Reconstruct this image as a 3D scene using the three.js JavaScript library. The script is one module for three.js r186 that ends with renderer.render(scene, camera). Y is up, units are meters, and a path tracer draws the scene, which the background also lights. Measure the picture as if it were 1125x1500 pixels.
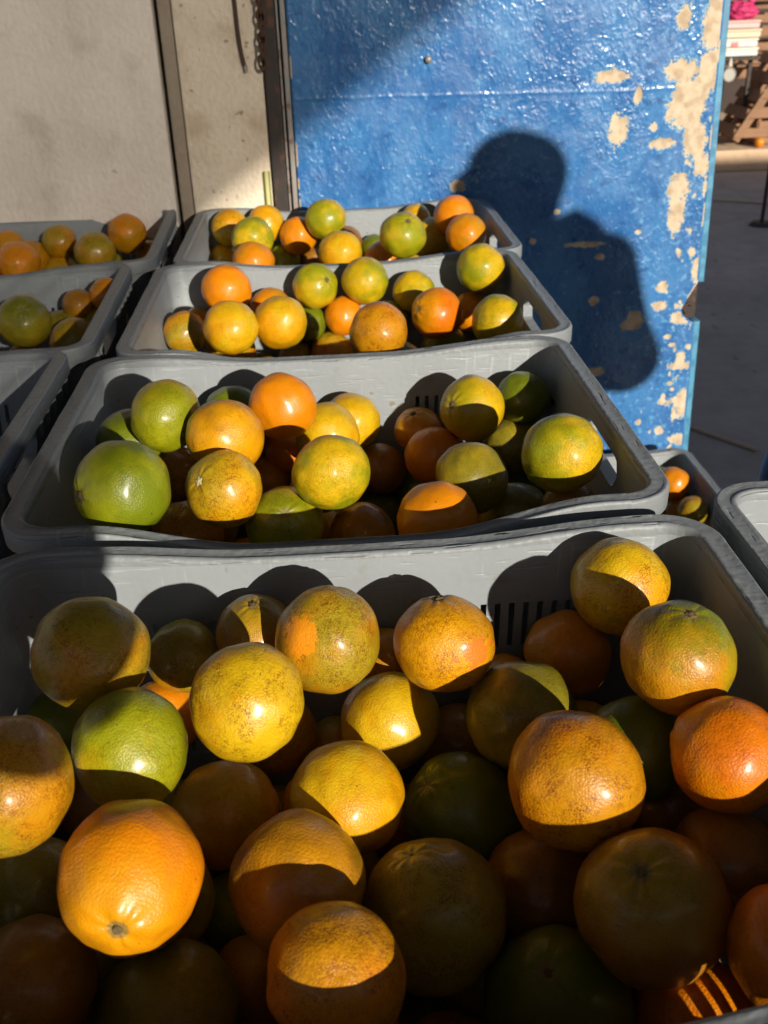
import * as THREE from 'three';
import { mergeGeometries } from 'three/addons/utils/BufferGeometryUtils.js';
import { RoundedBoxGeometry } from 'three/addons/geometries/RoundedBoxGeometry.js';
import { MarchingCubes } from 'three/addons/objects/MarchingCubes.js';

// ---------------------------------------------------------------- camera, sky, sun, exposure
const scene = new THREE.Scene();
const camera = new THREE.PerspectiveCamera(54.70, 0.75, 0.05, 200);
camera.position.set(0, 1.25, 0);
camera.quaternion.setFromRotationMatrix(new THREE.Matrix4().makeBasis(
  new THREE.Vector3(0.99736252, -0.02991254, 0.06613044),
  new THREE.Vector3(0.05765507, 0.87997839, -0.47150177),
  new THREE.Vector3(-0.04408955, 0.47407095, 0.87938208)));
camera.focus = 0.82; camera.userData.fStop = 12;

const SUN_AZ = THREE.MathUtils.degToRad(22.5), SUN_EL = THREE.MathUtils.degToRad(16);
const toSun = new THREE.Vector3(Math.sin(SUN_AZ) * Math.cos(SUN_EL), Math.sin(SUN_EL), Math.cos(SUN_AZ) * Math.cos(SUN_EL));
// a hazy low-sun sky: pale and warm round the sun, soft blue overhead
{
  const W = 256, H = 128, d = new Float32Array(W * H * 4), v = new THREE.Vector3();
  for (let j = 0; j < H; j++) for (let i = 0; i < W; i++) {
    const th = Math.PI * ((j + 0.5) / H - 0.5), ph = 2 * Math.PI * ((i + 0.5) / W - 0.5);
    v.set(Math.cos(th) * Math.cos(ph), Math.sin(th), Math.cos(th) * Math.sin(ph));
    const e = Math.max(0, v.y), c = Math.max(0, v.dot(toSun)), low = Math.exp(-e * 4.5), glow = 0.55 * Math.pow(c, 6) + 1.3 * Math.pow(c, 60), k = 4 * (j * W + i);
    d[k] = 0.20 + 0.50 * low + 1.0 * glow; d[k + 1] = 0.27 + 0.43 * low + 0.84 * glow; d[k + 2] = 0.40 + 0.32 * low + 0.58 * glow; d[k + 3] = 1;
  }
  const t = new THREE.DataTexture(d, W, H, THREE.RGBAFormat, THREE.FloatType);
  t.mapping = THREE.EquirectangularReflectionMapping; t.magFilter = THREE.LinearFilter; t.needsUpdate = true;
  scene.background = t; scene.environment = t;
}
scene.backgroundIntensity = scene.environmentIntensity = 0.5;

const sun = new THREE.DirectionalLight(new THREE.Color(1, 0.91, 0.76), 5);
sun.position.copy(toSun).multiplyScalar(15).add(new THREE.Vector3(0, 0.8, -1));
sun.target.position.set(0, 0.8, -1);
sun.castShadow = true; sun.shadow.mapSize.set(4096, 4096);
Object.assign(sun.shadow.camera, { left: -7, right: 7, top: 6, bottom: -6, near: 0.5, far: 40 });
scene.add(sun, sun.target);

const renderer = new THREE.WebGLRenderer({ antialias: true });
renderer.toneMapping = THREE.LinearToneMapping;
renderer.toneMappingExposure = 1.13;
renderer.shadowMap.enabled = true;

// ---------------------------------------------------------------- helpers
let seed = 20231;
const rnd = () => { seed = (seed * 1664525 + 1013904223) >>> 0; return seed / 4294967296; };
const rr = (a, b) => a + (b - a) * rnd();
// -- noise
const PERM = new Uint8Array(1024);
{ const q = Array.from({ length: 256 }, (_, i) => i); for (let i = 255; i > 0; i--) { const j = Math.floor(rnd() * (i + 1)); [q[i], q[j]] = [q[j], q[i]]; } for (let i = 0; i < 1024; i++) PERM[i] = q[i & 255]; }
const GX = new Float32Array(256), GY = new Float32Array(256), GZ = new Float32Array(256);
for (let i = 0; i < 256; i++) { const z = 2 * rnd() - 1, a = 6.2832 * rnd(), r = Math.sqrt(1 - z * z) * 1.3; GX[i] = r * Math.cos(a); GY[i] = r * Math.sin(a); GZ[i] = z * 1.3; }
function n3(x, y, z) {                                              // gradient noise, about -1..1
  const xf = Math.floor(x), yf = Math.floor(y), zf = Math.floor(z); x -= xf; y -= yf; z -= zf;
  const X = xf & 255, Y = yf & 255, Z = zf & 255, x1 = x - 1, y1 = y - 1, z1 = z - 1;
  const u = x * x * x * (x * (x * 6 - 15) + 10), v = y * y * y * (y * (y * 6 - 15) + 10), w = z * z * z * (z * (z * 6 - 15) + 10);
  const A = PERM[X] + Y, a0 = PERM[A] + Z, a1 = PERM[A + 1] + Z, B = PERM[X + 1] + Y, b0 = PERM[B] + Z, b1 = PERM[B + 1] + Z;
  let h = PERM[a0]; const c000 = GX[h] * x + GY[h] * y + GZ[h] * z; h = PERM[b0]; const c100 = GX[h] * x1 + GY[h] * y + GZ[h] * z;
  h = PERM[a1]; const c010 = GX[h] * x + GY[h] * y1 + GZ[h] * z; h = PERM[b1]; const c110 = GX[h] * x1 + GY[h] * y1 + GZ[h] * z;
  h = PERM[a0 + 1]; const c001 = GX[h] * x + GY[h] * y + GZ[h] * z1; h = PERM[b0 + 1]; const c101 = GX[h] * x1 + GY[h] * y + GZ[h] * z1;
  h = PERM[a1 + 1]; const c011 = GX[h] * x + GY[h] * y1 + GZ[h] * z1; h = PERM[b1 + 1]; const c111 = GX[h] * x1 + GY[h] * y1 + GZ[h] * z1;
  const p = c000 + u * (c100 - c000), q = c010 + u * (c110 - c010), r = c001 + u * (c101 - c001), s = c011 + u * (c111 - c011), m = p + v * (q - p);
  return m + w * (r + v * (s - r) - m);
}
function fbm(x, y, z, o = 4) { let a = 0, w = 0.5; for (let i = 0; i < o; i++) { a += w * n3(x, y, z); x = x * 2.03 + 7.1; y = y * 2.03 + 3.7; z = z * 2.03 + 1.3; w *= 0.5; } return a; }
const sstep = (a, b, x) => { const t = Math.min(1, Math.max(0, (x - a) / (b - a))); return t * t * (3 - 2 * t); };
const mix = (a, b, t) => a + (b - a) * t;
const mix3 = (a, b, t) => [mix(a[0], b[0], t), mix(a[1], b[1], t), mix(a[2], b[2], t)];
const enc = (v) => { v = Math.min(1, Math.max(0, v)); return 255 * (v <= 0.0031308 ? 12.92 * v : 1.055 * Math.pow(v, 1 / 2.4) - 0.055); };
function texture(w, h, fn, color = true, mirror = true) {              // fn(u, v) gives linear colour (color) or a plain value
  const d = new Uint8Array(w * h * 4);
  for (let j = 0; j < h; j++) for (let i = 0; i < w; i++) {
    const c = fn((i + 0.5) / w, (j + 0.5) / h), k = 4 * (j * w + i);
    if (color) { d[k] = enc(c[0]); d[k + 1] = enc(c[1]); d[k + 2] = enc(c[2]); } else d[k] = d[k + 1] = d[k + 2] = 255 * Math.min(1, Math.max(0, c));
    d[k + 3] = 255;
  }
  const t = new THREE.DataTexture(d, w, h);
  t.wrapS = t.wrapT = mirror ? THREE.MirroredRepeatWrapping : THREE.RepeatWrapping; t.magFilter = THREE.LinearFilter; t.minFilter = THREE.LinearMipmapLinearFilter; t.generateMipmaps = true;
  if (color) t.colorSpace = THREE.SRGBColorSpace;
  t.needsUpdate = true;
  return t;
}
function per(t, mx, my) { t.repeat.set(1 / mx, 1 / my); return t; }   // one repeat every mx by my metres
const lin = (r, g, b) => new THREE.Color().setRGB(r, g, b);
const used = {};
function numbered(n) { const k = used[n] = (used[n] ?? -1) + 1; return k ? n + '_' + String(k).padStart(3, '0') : n; }
function shade(o) { o.castShadow = o.receiveShadow = true; return o; }
function mesh(name, geo, mat, parent) { const m = shade(new THREE.Mesh(geo, mat)); m.name = name; if (parent) parent.add(m); return m; }
function thing(name, label, category, group) {
  const g = new THREE.Group(); g.name = numbered(name); g.userData = { label, category };
  if (group) g.userData.group = group;
  scene.add(g); return g;
}
function structure(name, geo, mat) { const m = mesh(numbered(name), geo, mat, scene); m.userData.kind = 'structure'; return m; }
function box(w, h, d, x = 0, y = 0, z = 0, r = 0.003) {
  const g = r > 0 ? new RoundedBoxGeometry(w, h, d, 2, Math.min(r, w / 2.2, h / 2.2, d / 2.2)) : new THREE.BoxGeometry(w, h, d);
  const p = g.attributes.position, n = g.attributes.normal, uv = g.attributes.uv;      // uv in metres by the dominant axis
  for (let i = 0; i < p.count; i++) {
    const ax = Math.abs(n.getX(i)), ay = Math.abs(n.getY(i)), az = Math.abs(n.getZ(i));
    if (ax > ay && ax > az) uv.setXY(i, p.getZ(i) + z, p.getY(i) + y); else if (ay > az) uv.setXY(i, p.getX(i) + x, p.getZ(i) + z); else uv.setXY(i, p.getX(i) + x, p.getY(i) + y);
  }
  g.translate(x, y, z); return g.index ? g.toNonIndexed() : g;
}

// ---------------------------------------------------------------- ground, walls
{
  const map = per(texture(1024, 1024, (u, v) => {
    const a = fbm(u * 8, v * 8, 3, 5), b = fbm(u * 40, v * 40, 9, 3), c = fbm(u * 3, v * 3, 21, 3);
    let k = 0.32 + 0.13 * a + 0.07 * b + 0.06 * c;
    if (fbm(u * 60, v * 60, 30, 2) > 0.3) k *= 0.6;
    return [k * 1.14, k * 0.96, k * 0.86];
  }), 3.1, 3.1);
  const bump = per(texture(512, 512, (u, v) => 0.5 + 0.6 * fbm(u * 70, v * 70, 5, 3), false), 1.3, 1.3);
  const g = new THREE.PlaneGeometry(120, 120, 1, 1); g.rotateX(-Math.PI / 2);
  for (let i = 0; i < 4; i++) g.attributes.uv.setXY(i, g.attributes.position.getX(i), g.attributes.position.getZ(i));
  structure('concrete_floor', g, new THREE.MeshStandardMaterial({ map, bumpMap: bump, bumpScale: 0.004, roughness: 0.85 }));
}
const plasterMap = per(texture(1024, 1024, (u, v) => {
  const a = fbm(u * 8, v * 8, 1, 5), b = fbm(u * 90, v * 90, 4, 3), s = fbm(u * 46, v * 60, 11, 3), q = fbm(u * 14 + 5, v * 14, 15, 4);
  let c = mix3([0.82, 0.745, 0.675], [0.74, 0.665, 0.595], sstep(-0.2, 0.3, a));
  c = mix3(c, [0.42, 0.34, 0.27], 0.6 * sstep(0.36, 0.46, s) + 0.35 * sstep(0.08, 0.42, q));
  const k = 1 + 0.08 * b; return [c[0] * k, c[1] * k, c[2] * k];
}), 1.4, 1.4);
const plasterBump = per(texture(1024, 1024, (u, v) => 0.5 + 0.35 * fbm(u * 24, v * 24, 2, 4) + 0.28 * fbm(u * 140, v * 140, 6, 3), false), 1.4, 1.4);
const plaster = new THREE.MeshStandardMaterial({ map: plasterMap, bumpMap: plasterBump, bumpScale: 0.006, roughness: 0.75 });
const cement = new THREE.MeshStandardMaterial({ map: plasterMap, color: lin(0.42, 0.38, 0.33), bumpMap: plasterBump, bumpScale: 0.006, roughness: 0.9 });
const spotMap = per(texture(1024, 1024, (u, v) => {
  const a = fbm(u * 12, v * 12, 41, 5), s = fbm(u * 60, v * 76, 51, 3), b = fbm(u * 140, v * 140, 54, 2), r = fbm(u * 40, v * 40, 61, 2);
  let c = mix3([0.78, 0.68, 0.55], [0.66, 0.55, 0.42], sstep(-0.15, 0.3, a));
  c = mix3(c, [0.30, 0.19, 0.10], 0.8 * sstep(0.25, 0.36, s) + 0.25 * sstep(0.1, 0.4, a));
  c = mix3(c, [0.6, 0.12, 0.07], sstep(0.40, 0.43, r));
  const k = 1 + 0.1 * b; return [c[0] * k, c[1] * k, c[2] * k];
}), 1.4, 1.4);
const stained = new THREE.MeshStandardMaterial({ map: spotMap, bumpMap: plasterBump, bumpScale: 0.008, roughness: 0.75 });
const DZ = -2.14;                                                   // the face of the door
{
  const w = thing('plaster_wall', 'off-white plaster wall with a dark joint and stained strip, left of the blue door', 'wall');
  mesh('wall_panel', box(3.2, 3.0, 0.2, -1.902, 1.5, DZ - 0.1, 0.006), plaster, w);
  mesh('joint_strip', box(0.026, 3.0, 0.2, -0.280, 1.5, DZ - 0.097, 0.004), cement, w);
  mesh('stained_strip', box(0.165, 3.0, 0.2, -0.1835, 1.5, DZ - 0.094, 0.004), stained, w);
  mesh('joint_back', box(0.4, 3.0, 0.1, -0.3, 1.5, DZ - 0.26, 0), cement, w);
}

// ---------------------------------------------------------------- the blue door
const doorPaint = (() => {
  const chips = [[0.618, 0.961, 0.015, 0.026], [0.595, 1.063, 0.027, 0.010], [0.575, 1.060, 0.012, 0.006], [0.741, 1.069, 0.028, 0.017], [0.755, 1.03, 0.022, 0.02], [0.75, 0.995, 0.026, 0.03], [0.775, 1.02, 0.02, 0.03], [0.758, 0.838, 0.020, 0.024], [0.760, 0.785, 0.014, 0.035], [0.714, 0.93, 0.022, 0.009], [0.734, 1.165, 0.011, 0.018],
    [0.795, 1.155, 0.017, 0.045], [0.562, 0.728, 0.033, 0.005], [0.690, 0.552, 0.015, 0.019], [0.683, 0.540, 0.018, 0.010], [0.593, 0.602, 0.009, 0.008], [0.285, 0.863, 0.013, 0.010], [0.795, 0.553, 0.018, 0.012], [0.805, 0.437, 0.02, 0.008], [0.806, 0.452, 0.009, 0.017], [0.822, 0.344, 0.012, 0.03], [0.811, 0.352, 0.014, 0.008], [0.835, 0.250, 0.025, 0.011], [0.655, 1.025, 0.007, 0.013],
    [0.693, 0.964, 0.007, 0.007], [0.797, 1.065, 0.016, 0.035], [0.804, 0.886, 0.013, 0.020], [0.822, 0.84, 0.009, 0.02], [0.746, 0.626, 0.010, 0.010], [0.744, 0.583, 0.013, 0.009], [0.784, 0.489, 0.007, 0.004], [0.776, 0.955, 0.014, 0.045], [0.79, 0.93, 0.014, 0.03], [0.605, 0.433, 0.018, 0.010], [0.722, 0.30, 0.006, 0.006], [0.775, 0.275, 0.009, 0.010], [0.79, 0.395, 0.006, 0.005], [0.795, 0.38, 0.004, 0.004], [0.77, 0.51, 0.006, 0.005], [0.822, 0.66, 0.010, 0.022], [0.805, 0.70, 0.006, 0.010], [0.82, 0.595, 0.008, 0.012], [0.50, 0.80, 0.006, 0.005], [0.68, 0.75, 0.005, 0.004], [0.45, 0.74, 0.006, 0.006], [0.60, 0.70, 0.008, 0.006], [0.83, 0.76, 0.008, 0.02]];
  const cell = {};
  chips.forEach((c) => { for (let i = Math.floor((c[0] - 0.09) * 10); i <= Math.floor((c[0] + 0.09) * 10); i++) for (let j = Math.floor((c[1] - 0.09) * 10); j <= Math.floor((c[1] + 0.09) * 10); j++) (cell[i + ',' + j] ??= []).push(c); });
  const chip = (x, y) => {                                          // > 0 inside bare patches
    let m = -1;
    const wob = 0.75 * fbm(x * 70, y * 70, 8, 3) + 0.35 * n3(x * 260, y * 260, 3);
    for (const c of cell[Math.floor(x * 10) + ',' + Math.floor(y * 10)] || []) m = Math.max(m, 1 - Math.hypot((x - c[0]) / (c[2] * 1.3), (y - c[1]) / (c[3] * 1.25)) + wob);
    const nearEdge = sstep(0.62, 0.84, x) * 0.32;
    m = Math.max(m, 3.0 * (fbm(x * 38, y * 30, 17, 3) + nearEdge - 0.47));
    m = Math.max(m, 3 * (fbm(x * 120, y * 120, 27, 2) + nearEdge * 0.6 - 0.50));
    return m;
  };
  const X0 = -0.06, SX = 0.92, SY = 1.84, W = 880, H = 1760;
  const relief = (x, y) => {                                        // thick gloss paint over rough plaster
    const calm = 0.30 + 0.70 * sstep(-0.12, 0.25, fbm(x * 6, y * 4, 33, 3) + 0.5 * (y - 0.85));
    let h = 0.45 + calm * (0.40 * fbm(x * 50, y * 38, 31, 4) + 0.16 * fbm(x * 150, y * 130, 37, 2)) + 0.10 * fbm(x * 14, y * 14, 35, 2);
    const r = 1 - Math.abs(fbm(x * 36, y * 30, 43, 3)) * 4; if (r > 0.5) h += 0.28 * calm * (r - 0.5);
    const s = (y - 1.043 + 0.012 * x - 0.004 * n3(x * 9, 1, 1)) / 0.0035; h += 0.34 * Math.exp(-s * s) * (0.5 + 0.6 * n3(x * 60, 2, 5));
    return h;
  };
  const M = new Float32Array(W * H);
  for (let j = 0; j < H; j++) for (let i = 0; i < W; i++) M[j * W + i] = chip(X0 + SX * (i + 0.5) / W, SY * (j + 0.5) / H);
  const at = (u, v) => M[Math.floor(v * H) * W + Math.floor(u * W)];
  const map = texture(W, H, (u, v) => {
    const x = X0 + u * SX, y = v * SY, m = at(u, v);
    const a = fbm(x * 9, y * 7, 71, 4), b = fbm(x * 90, y * 60, 75, 3);
    let c = mix3([0.025, 0.130, 0.375], [0.050, 0.195, 0.470], sstep(-0.25, 0.25, a + 0.5 * b));
    c = mix3(c, [0.015, 0.07, 0.24], 0.6 * sstep(0.12, 0.4, fbm(x * 26, y * 40, 77, 3)));
    c = mix3(c, [0.16, 0.40, 0.66], 0.55 * sstep(0.18, 0.36, fbm(x * 75, y * 85, 79, 3) + 0.10 * sstep(0.5, 0.84, x)));
    if (m > -0.14) c = mix3(c, [0.20, 0.42, 0.60], 0.7 * sstep(-0.14, -0.02, m));
    if (m > 0) { const k = 1 + 0.35 * fbm(x * 60, y * 60, 81, 3); const bare = mix3([0.62, 0.50, 0.37], [0.47, 0.36, 0.25], sstep(0, 0.35, fbm(x * 40, y * 40, 83, 3) + 0.1)); c = mix3(c, [bare[0] * k, bare[1] * k, bare[2] * k], sstep(0, 0.08, m)); }
    return c;
  });
  const bump = texture(W, H, (u, v) => { const m = at(u, v); return mix(relief(X0 + u * SX, v * SY), 0.22 + 0.12 * fbm(u * 60, v * 120, 85, 3), sstep(-0.03, 0.06, m)) ; }, false);
  const rough = texture(512, 1024, (u, v) => { const m = at(u, v); return m > 0 ? 0.9 : 0.24 + 0.25 * sstep(-0.2, 0.3, fbm(u * 14, v * 28, 87, 3)); }, false);
  for (const t of [map, bump, rough]) { t.repeat.set(1 / SX, 1 / SY); t.offset.set(-X0 / SX, 0); }
  return new THREE.MeshStandardMaterial({ map, bumpMap: bump, bumpScale: 0.0044, roughnessMap: rough, roughness: 1 });
})();
const edgePaint = new THREE.MeshStandardMaterial({ map: per(texture(256, 512, (u, v) => {
  const a = fbm(u * 6, v * 14, 91, 4); let c = mix3([0.05, 0.21, 0.38], [0.10, 0.32, 0.50], sstep(-0.2, 0.2, a));
  return mix3(c, [0.45, 0.40, 0.33], sstep(0.28, 0.36, fbm(u * 10, v * 30, 95, 3)));
}), 0.2, 0.4), roughness: 0.4 });
const darkSteel = new THREE.MeshStandardMaterial({ map: per(texture(256, 256, (u, v) => { const a = fbm(u * 8, v * 8, 101, 4), r = sstep(0.05, 0.3, fbm(u * 14, v * 9, 105, 3)); return mix3([0.035 + 0.02 * a, 0.028, 0.026], [0.10, 0.045, 0.025], r); }), 0.2, 0.2), roughness: 0.6, metalness: 0.2 });
const greySteel = new THREE.MeshStandardMaterial({ map: per(texture(256, 256, (u, v) => { const a = fbm(u * 8, v * 8, 111, 4), r = sstep(0.12, 0.3, fbm(u * 14, v * 9, 115, 3)); return mix3([0.30 + 0.1 * a, 0.28, 0.27], [0.16, 0.09, 0.06], r * 0.8); }), 0.2, 0.2), roughness: 0.5, metalness: 0.35 });
const rust = new THREE.MeshStandardMaterial({ color: lin(0.085, 0.045, 0.028), roughness: 0.85, metalness: 0.2 });
{
  const d = thing('blue_door', 'thick blue painted door, paint flaking to bare beige patches along its right edge', 'door');
  const xr = (y) => 0.819 + 0.0285 * (1.193 - y);
  const s = new THREE.Shape();
  s.moveTo(-0.045, 0.06); s.lineTo(xr(0.06) - 0.0115, 0.06); s.lineTo(xr(0.53) - 0.0115, 0.536); s.lineTo(0.800, 0.552); s.lineTo(0.794, 0.570); s.lineTo(0.804, 0.596); s.lineTo(xr(0.63) - 0.0115, 0.632);
  s.lineTo(xr(1.8) - 0.0115, 1.84); s.lineTo(-0.045, 1.84); s.closePath();
  const g = new THREE.ExtrudeGeometry(s, { depth: 0.05, bevelEnabled: true, bevelSize: 0.004, bevelThickness: 0.004, bevelSegments: 2, curveSegments: 4 });
  g.translate(0, 0, DZ - 0.054); mesh('door_panel', g, doorPaint, d);
  const strip = (y0, y1, taper0, taper1) => {
    const e = new THREE.Shape(); e.moveTo(xr(y0) - 0.0065 + taper0, y0); e.lineTo(xr(y0) + 0.004, y0 + (taper0 ? 0.0 : 0)); e.lineTo(xr(y1) + 0.004, y1 + (taper1 ? 0.03 : 0)); e.lineTo(xr(y1) - 0.0065, y1); e.closePath();
    const q = new THREE.ExtrudeGeometry(e, { depth: 0.05, bevelEnabled: true, bevelSize: 0.003, bevelThickness: 0.006, bevelSegments: 3 });
    q.translate(0, 0, DZ - 0.058); mesh('door_edge', q, edgePaint, d);
  };
  strip(0.06, 0.538, 0, 0); strip(0.634, 1.84, 0, 0);
  mesh('lock_case', box(0.03, 0.085, 0.03, 0.822, 0.586, DZ - 0.035, 0.003), darkSteel, d);
  const lt = new THREE.TorusGeometry(0.010, 0.0035, 8, 18, Math.PI * 1.3); lt.rotateZ(0.6); lt.translate(0.816, 0.57, DZ - 0.014); mesh('latch', lt, rust, d);
  const kn = new THREE.SphereGeometry(0.007, 14, 10); kn.scale(1, 1, 0.7); kn.translate(0.225, 1.107, DZ + 0.006); mesh('bolt_head', kn, greySteel, d);
  const f = thing('door_frame', 'dark steel door frame with a grey edge strip, between wall and blue door', 'door frame');
  mesh('jamb', box(0.030, 2.9, 0.12, -0.0845, 1.45, DZ - 0.045, 0.003), darkSteel, f);
  mesh('grey_strip', box(0.010, 2.9, 0.10, -0.0555, 1.45, DZ - 0.03, 0.002), greySteel, f);
  mesh('light_edge', box(0.004, 2.9, 0.02, -0.0665, 1.45, DZ + 0.004, 0.001), greySteel, f);
  mesh('frame_back', box(0.05, 2.9, 0.03, -0.058, 1.45, DZ - 0.12, 0), darkSteel, f);
}
{
  const c = thing('rusty_chain', 'rusty iron chain hanging against the dark door frame at the top', 'chain');
  const link = new THREE.TorusGeometry(0.010, 0.0034, 8, 20); link.scale(0.85, 1.45, 1);
  for (let k = 0; k < 22; k++) {
    const l = mesh('link', link, rust, c); l.scale.setScalar(0.85); l.position.set(-0.100 + 0.004 * Math.sin(k * 0.35), 1.115 + k * 0.0195, DZ + 0.026); l.rotation.set(0.1 * Math.sin(k * 2.1), k % 2 ? 1.25 : 0.25, 0.12 * Math.sin(k * 1.7));
  }
  const w = thing('hanging_cable', 'thin brown cable hanging down the stained wall strip beside the chain', 'cable');
  const curve = new THREE.CatmullRomCurve3([[-0.147, 1.5], [-0.146, 1.3], [-0.1445, 1.22], [-0.143, 1.165], [-0.140, 1.13], [-0.136, 1.108]].map(([x, y]) => new THREE.Vector3(x, y, DZ + 0.012)));
  const cm = new THREE.MeshStandardMaterial({ color: lin(0.06, 0.028, 0.02), roughness: 0.6 });
  mesh('sheath', new THREE.TubeGeometry(curve, 60, 0.0038, 8), cm, w);
  const tip = new THREE.CylinderGeometry(0.0042, 0.0036, 0.012, 10); tip.translate(-0.1345, 1.103, DZ + 0.012); mesh('cut_end', tip, new THREE.MeshStandardMaterial({ color: lin(0.3, 0.28, 0.26), roughness: 0.5 }), w);
  const st = thing('sunlit_edge_strip', 'short pale strip with green edges, coloured as a sunlit edge beside the door frame', 'strip');
  const gm = new THREE.MeshStandardMaterial({ color: lin(0.22, 0.30, 0.03), roughness: 0.5 });  // pale and green colours here stand in for a sunlit edge
  mesh('edge', box(0.0025, 0.33, 0.006, -0.1155, 0.745, DZ + 0.012, 0.001), gm, st); mesh('edge', box(0.0025, 0.33, 0.006, -0.1055, 0.745, DZ + 0.012, 0.001), gm, st);
  mesh('strip_face', box(0.0075, 0.33, 0.004, -0.1105, 0.745, DZ + 0.011, 0.001), new THREE.MeshStandardMaterial({ color: lin(0.62, 0.55, 0.30), roughness: 0.6 }), st);
}

// ---------------------------------------------------------------- crates
const plasticMap = (tone, dirt) => per(texture(512, 512, (u, v) => {
  const a = fbm(u * 6, v * 6, 121 + dirt, 4), s = fbm(u * 9, v * 120, 125, 2), s2 = fbm(u * 140, v * 8, 127, 2), g = fbm(u * 30, v * 30, 129, 3), q = fbm(u * 13, v * 17, 133, 4);
  let k = tone * (1 + 0.14 * a + 0.05 * g);
  k *= 1 + 0.25 * sstep(0.22, 0.3, s) + 0.2 * sstep(0.24, 0.32, s2);
  let c = [k * 0.92, k * 1.01, k * 1.10];
  c = mix3(c, [0.20, 0.15, 0.09], dirt * (0.5 * sstep(0.18, 0.4, q) + 0.9 * sstep(0.33, 0.42, g)));
  return c;
}), 0.5, 0.5);
const plasticBump = per(texture(512, 512, (u, v) => 0.5 + 0.3 * fbm(u * 60, v * 60, 141, 3) - 0.5 * sstep(0.22, 0.3, fbm(u * 10, v * 130, 145, 2)) + 0.12 * fbm(u * 8, v * 8, 148, 2), false), 0.45, 0.45);
const plastic = new THREE.MeshPhysicalMaterial({ map: plasticMap(0.30, 0.75), bumpMap: plasticBump, bumpScale: 0.0008, roughness: 0.42, specularIntensity: 0.8 });
const rimPlastic = new THREE.MeshPhysicalMaterial({ map: plasticMap(0.25, 0.9), bumpMap: plasticBump, bumpScale: 0.0022, roughness: 0.5 });
const CH = 0.26, TAPER = 0.08, CR = 0.028;
function crateGeometries(W, L, dipFront, dipBack, handleSides, slots) {
  const FL = 0.0185, hx = W / 2 - FL, hz = L / 2 - FL;
  // stations round the inner top edge: [x(inset), z(inset), nx, nz, along, side]
  const st = [];
  const lin1 = (h, marks) => { const s = new Set(marks.filter((m) => Math.abs(m) < h - 0.002).map((m) => +m.toFixed(4))); const N = 26; for (let i = 0; i <= N; i++) { const v = -h + 2 * h * i / N; if (![...s].some((m) => Math.abs(m - v) < 0.004)) s.add(+v.toFixed(4)); } s.add(-h); s.add(h); return [...s].sort((a, b) => a - b); };
  const slotX = [], slotF = []; if (slots) { for (const c of [-0.15, 0.16]) for (let k = -4; k <= 4; k++) slotX.push([c + k * 0.0125 - 0.0026, c + k * 0.0125 + 0.0026]); for (const c of [-0.235, 0.232]) for (let k = -1; k <= 1; k++) slotF.push([c + k * 0.0125 - 0.0026, c + k * 0.0125 + 0.0026]); }
  const HC = 0.04, HL = 0.066, HR = 0.016, HY = 0.040;
  const hm = []; for (let k = 0; k <= 16; k++) hm.push(-HL + 2 * HL * k / 16);
  const halfAt = (s) => { const d = Math.abs(s) - (HL - HR); return d <= 0 ? HR : d < HR ? Math.max(0.0015, HR * Math.sqrt(1 - (d / HR) ** 2)) : 0.0015 + 0.2 * (d - HR); };
  const sx = lin1(hx - CR, slotX.concat(slotF).flat()), sz = lin1(hz - CR, handleSides ? hm.map((m) => m + HC).concat(hm.map((m) => -(m + HC) + 2 * HC)) : []);
  const add = (f, side, s) => st.push({ f, side, s });
  const arc = (qx, qz, a0) => { for (let i = 1; i < 8; i++) { const a = a0 + (Math.PI / 2) * i / 8, cx = Math.cos(a), cz = Math.sin(a); add((t) => [qx * (hx - t - CR) + CR * cx, qz * (hz - t - CR) + CR * cz, cx, cz], 'corner', 0); } };
  for (const s of sx) add((t) => [s * (hx - t - CR) / (hx - CR), hz - t, 0, 1], 'front', s); // front, x rising
  // order: front (+z) x from -..+ then corner +x+z, right side z from + to -, corner, back x from + to -, corner, left z from - to +, corner
  { const seq = []; const n0 = st.length; arc(1, 1, 0); const c = st.splice(n0).reverse(); st.push(...c); }
  for (const s of [...sz].reverse()) add((t) => [hx - t, s * (hz - t - CR) / (hz - CR), 1, 0], 'right', s);
  { const n0 = st.length; arc(1, -1, -Math.PI / 2); const c = st.splice(n0).reverse(); st.push(...c); }
  for (const s of [...sx].reverse()) add((t) => [s * (hx - t - CR) / (hx - CR), -hz + t, 0, -1], 'back', s);
  { const n0 = st.length; arc(-1, -1, Math.PI); const c = st.splice(n0).reverse(); st.push(...c); }
  for (const s of sz) add((t) => [-hx + t, s * (hz - t - CR) / (hz - CR), -1, 0], 'left', s);
  { const n0 = st.length; arc(-1, 1, Math.PI / 2); const c = st.splice(n0); st.push(...c.reverse()); }
  // the left front arc must run from the left side to the front: angles pi .. pi/2
  const dip = (q) => (q.side === 'front' || q.side === 'back') ? -(q.side === 'front' ? dipFront : dipBack) * sstep(0.235, 0.07, Math.abs(q.s)) : 0;
  const n = st.length;
  let along = [0]; for (let i = 1; i <= n; i++) { const a = st[i - 1].f(0), b = st[i % n].f(0); along[i] = along[i - 1] + Math.hypot(a[0] - b[0], a[1] - b[1]); }
  const rowsAt = (q) => {
    const isH = handleSides && q.side === 'right', h = isH ? halfAt(q.s - HC) : HR;
    return [dip(q) - 0.004, Math.min(dip(q) - 0.012, -0.018), Math.min(-HY + h, Math.min(dip(q) - 0.014, -0.0195)), Math.min(-HY - h, dip(q) - 0.02), -0.066, -0.110, -0.155, -0.200, -0.230, -CH];
  };
  const inSlot = (q0, q1) => { const m = (q0.s + q1.s) / 2; return (q0.side === 'back' ? slotX : slotF).some(([a, b]) => m > a && m < b); };
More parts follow.
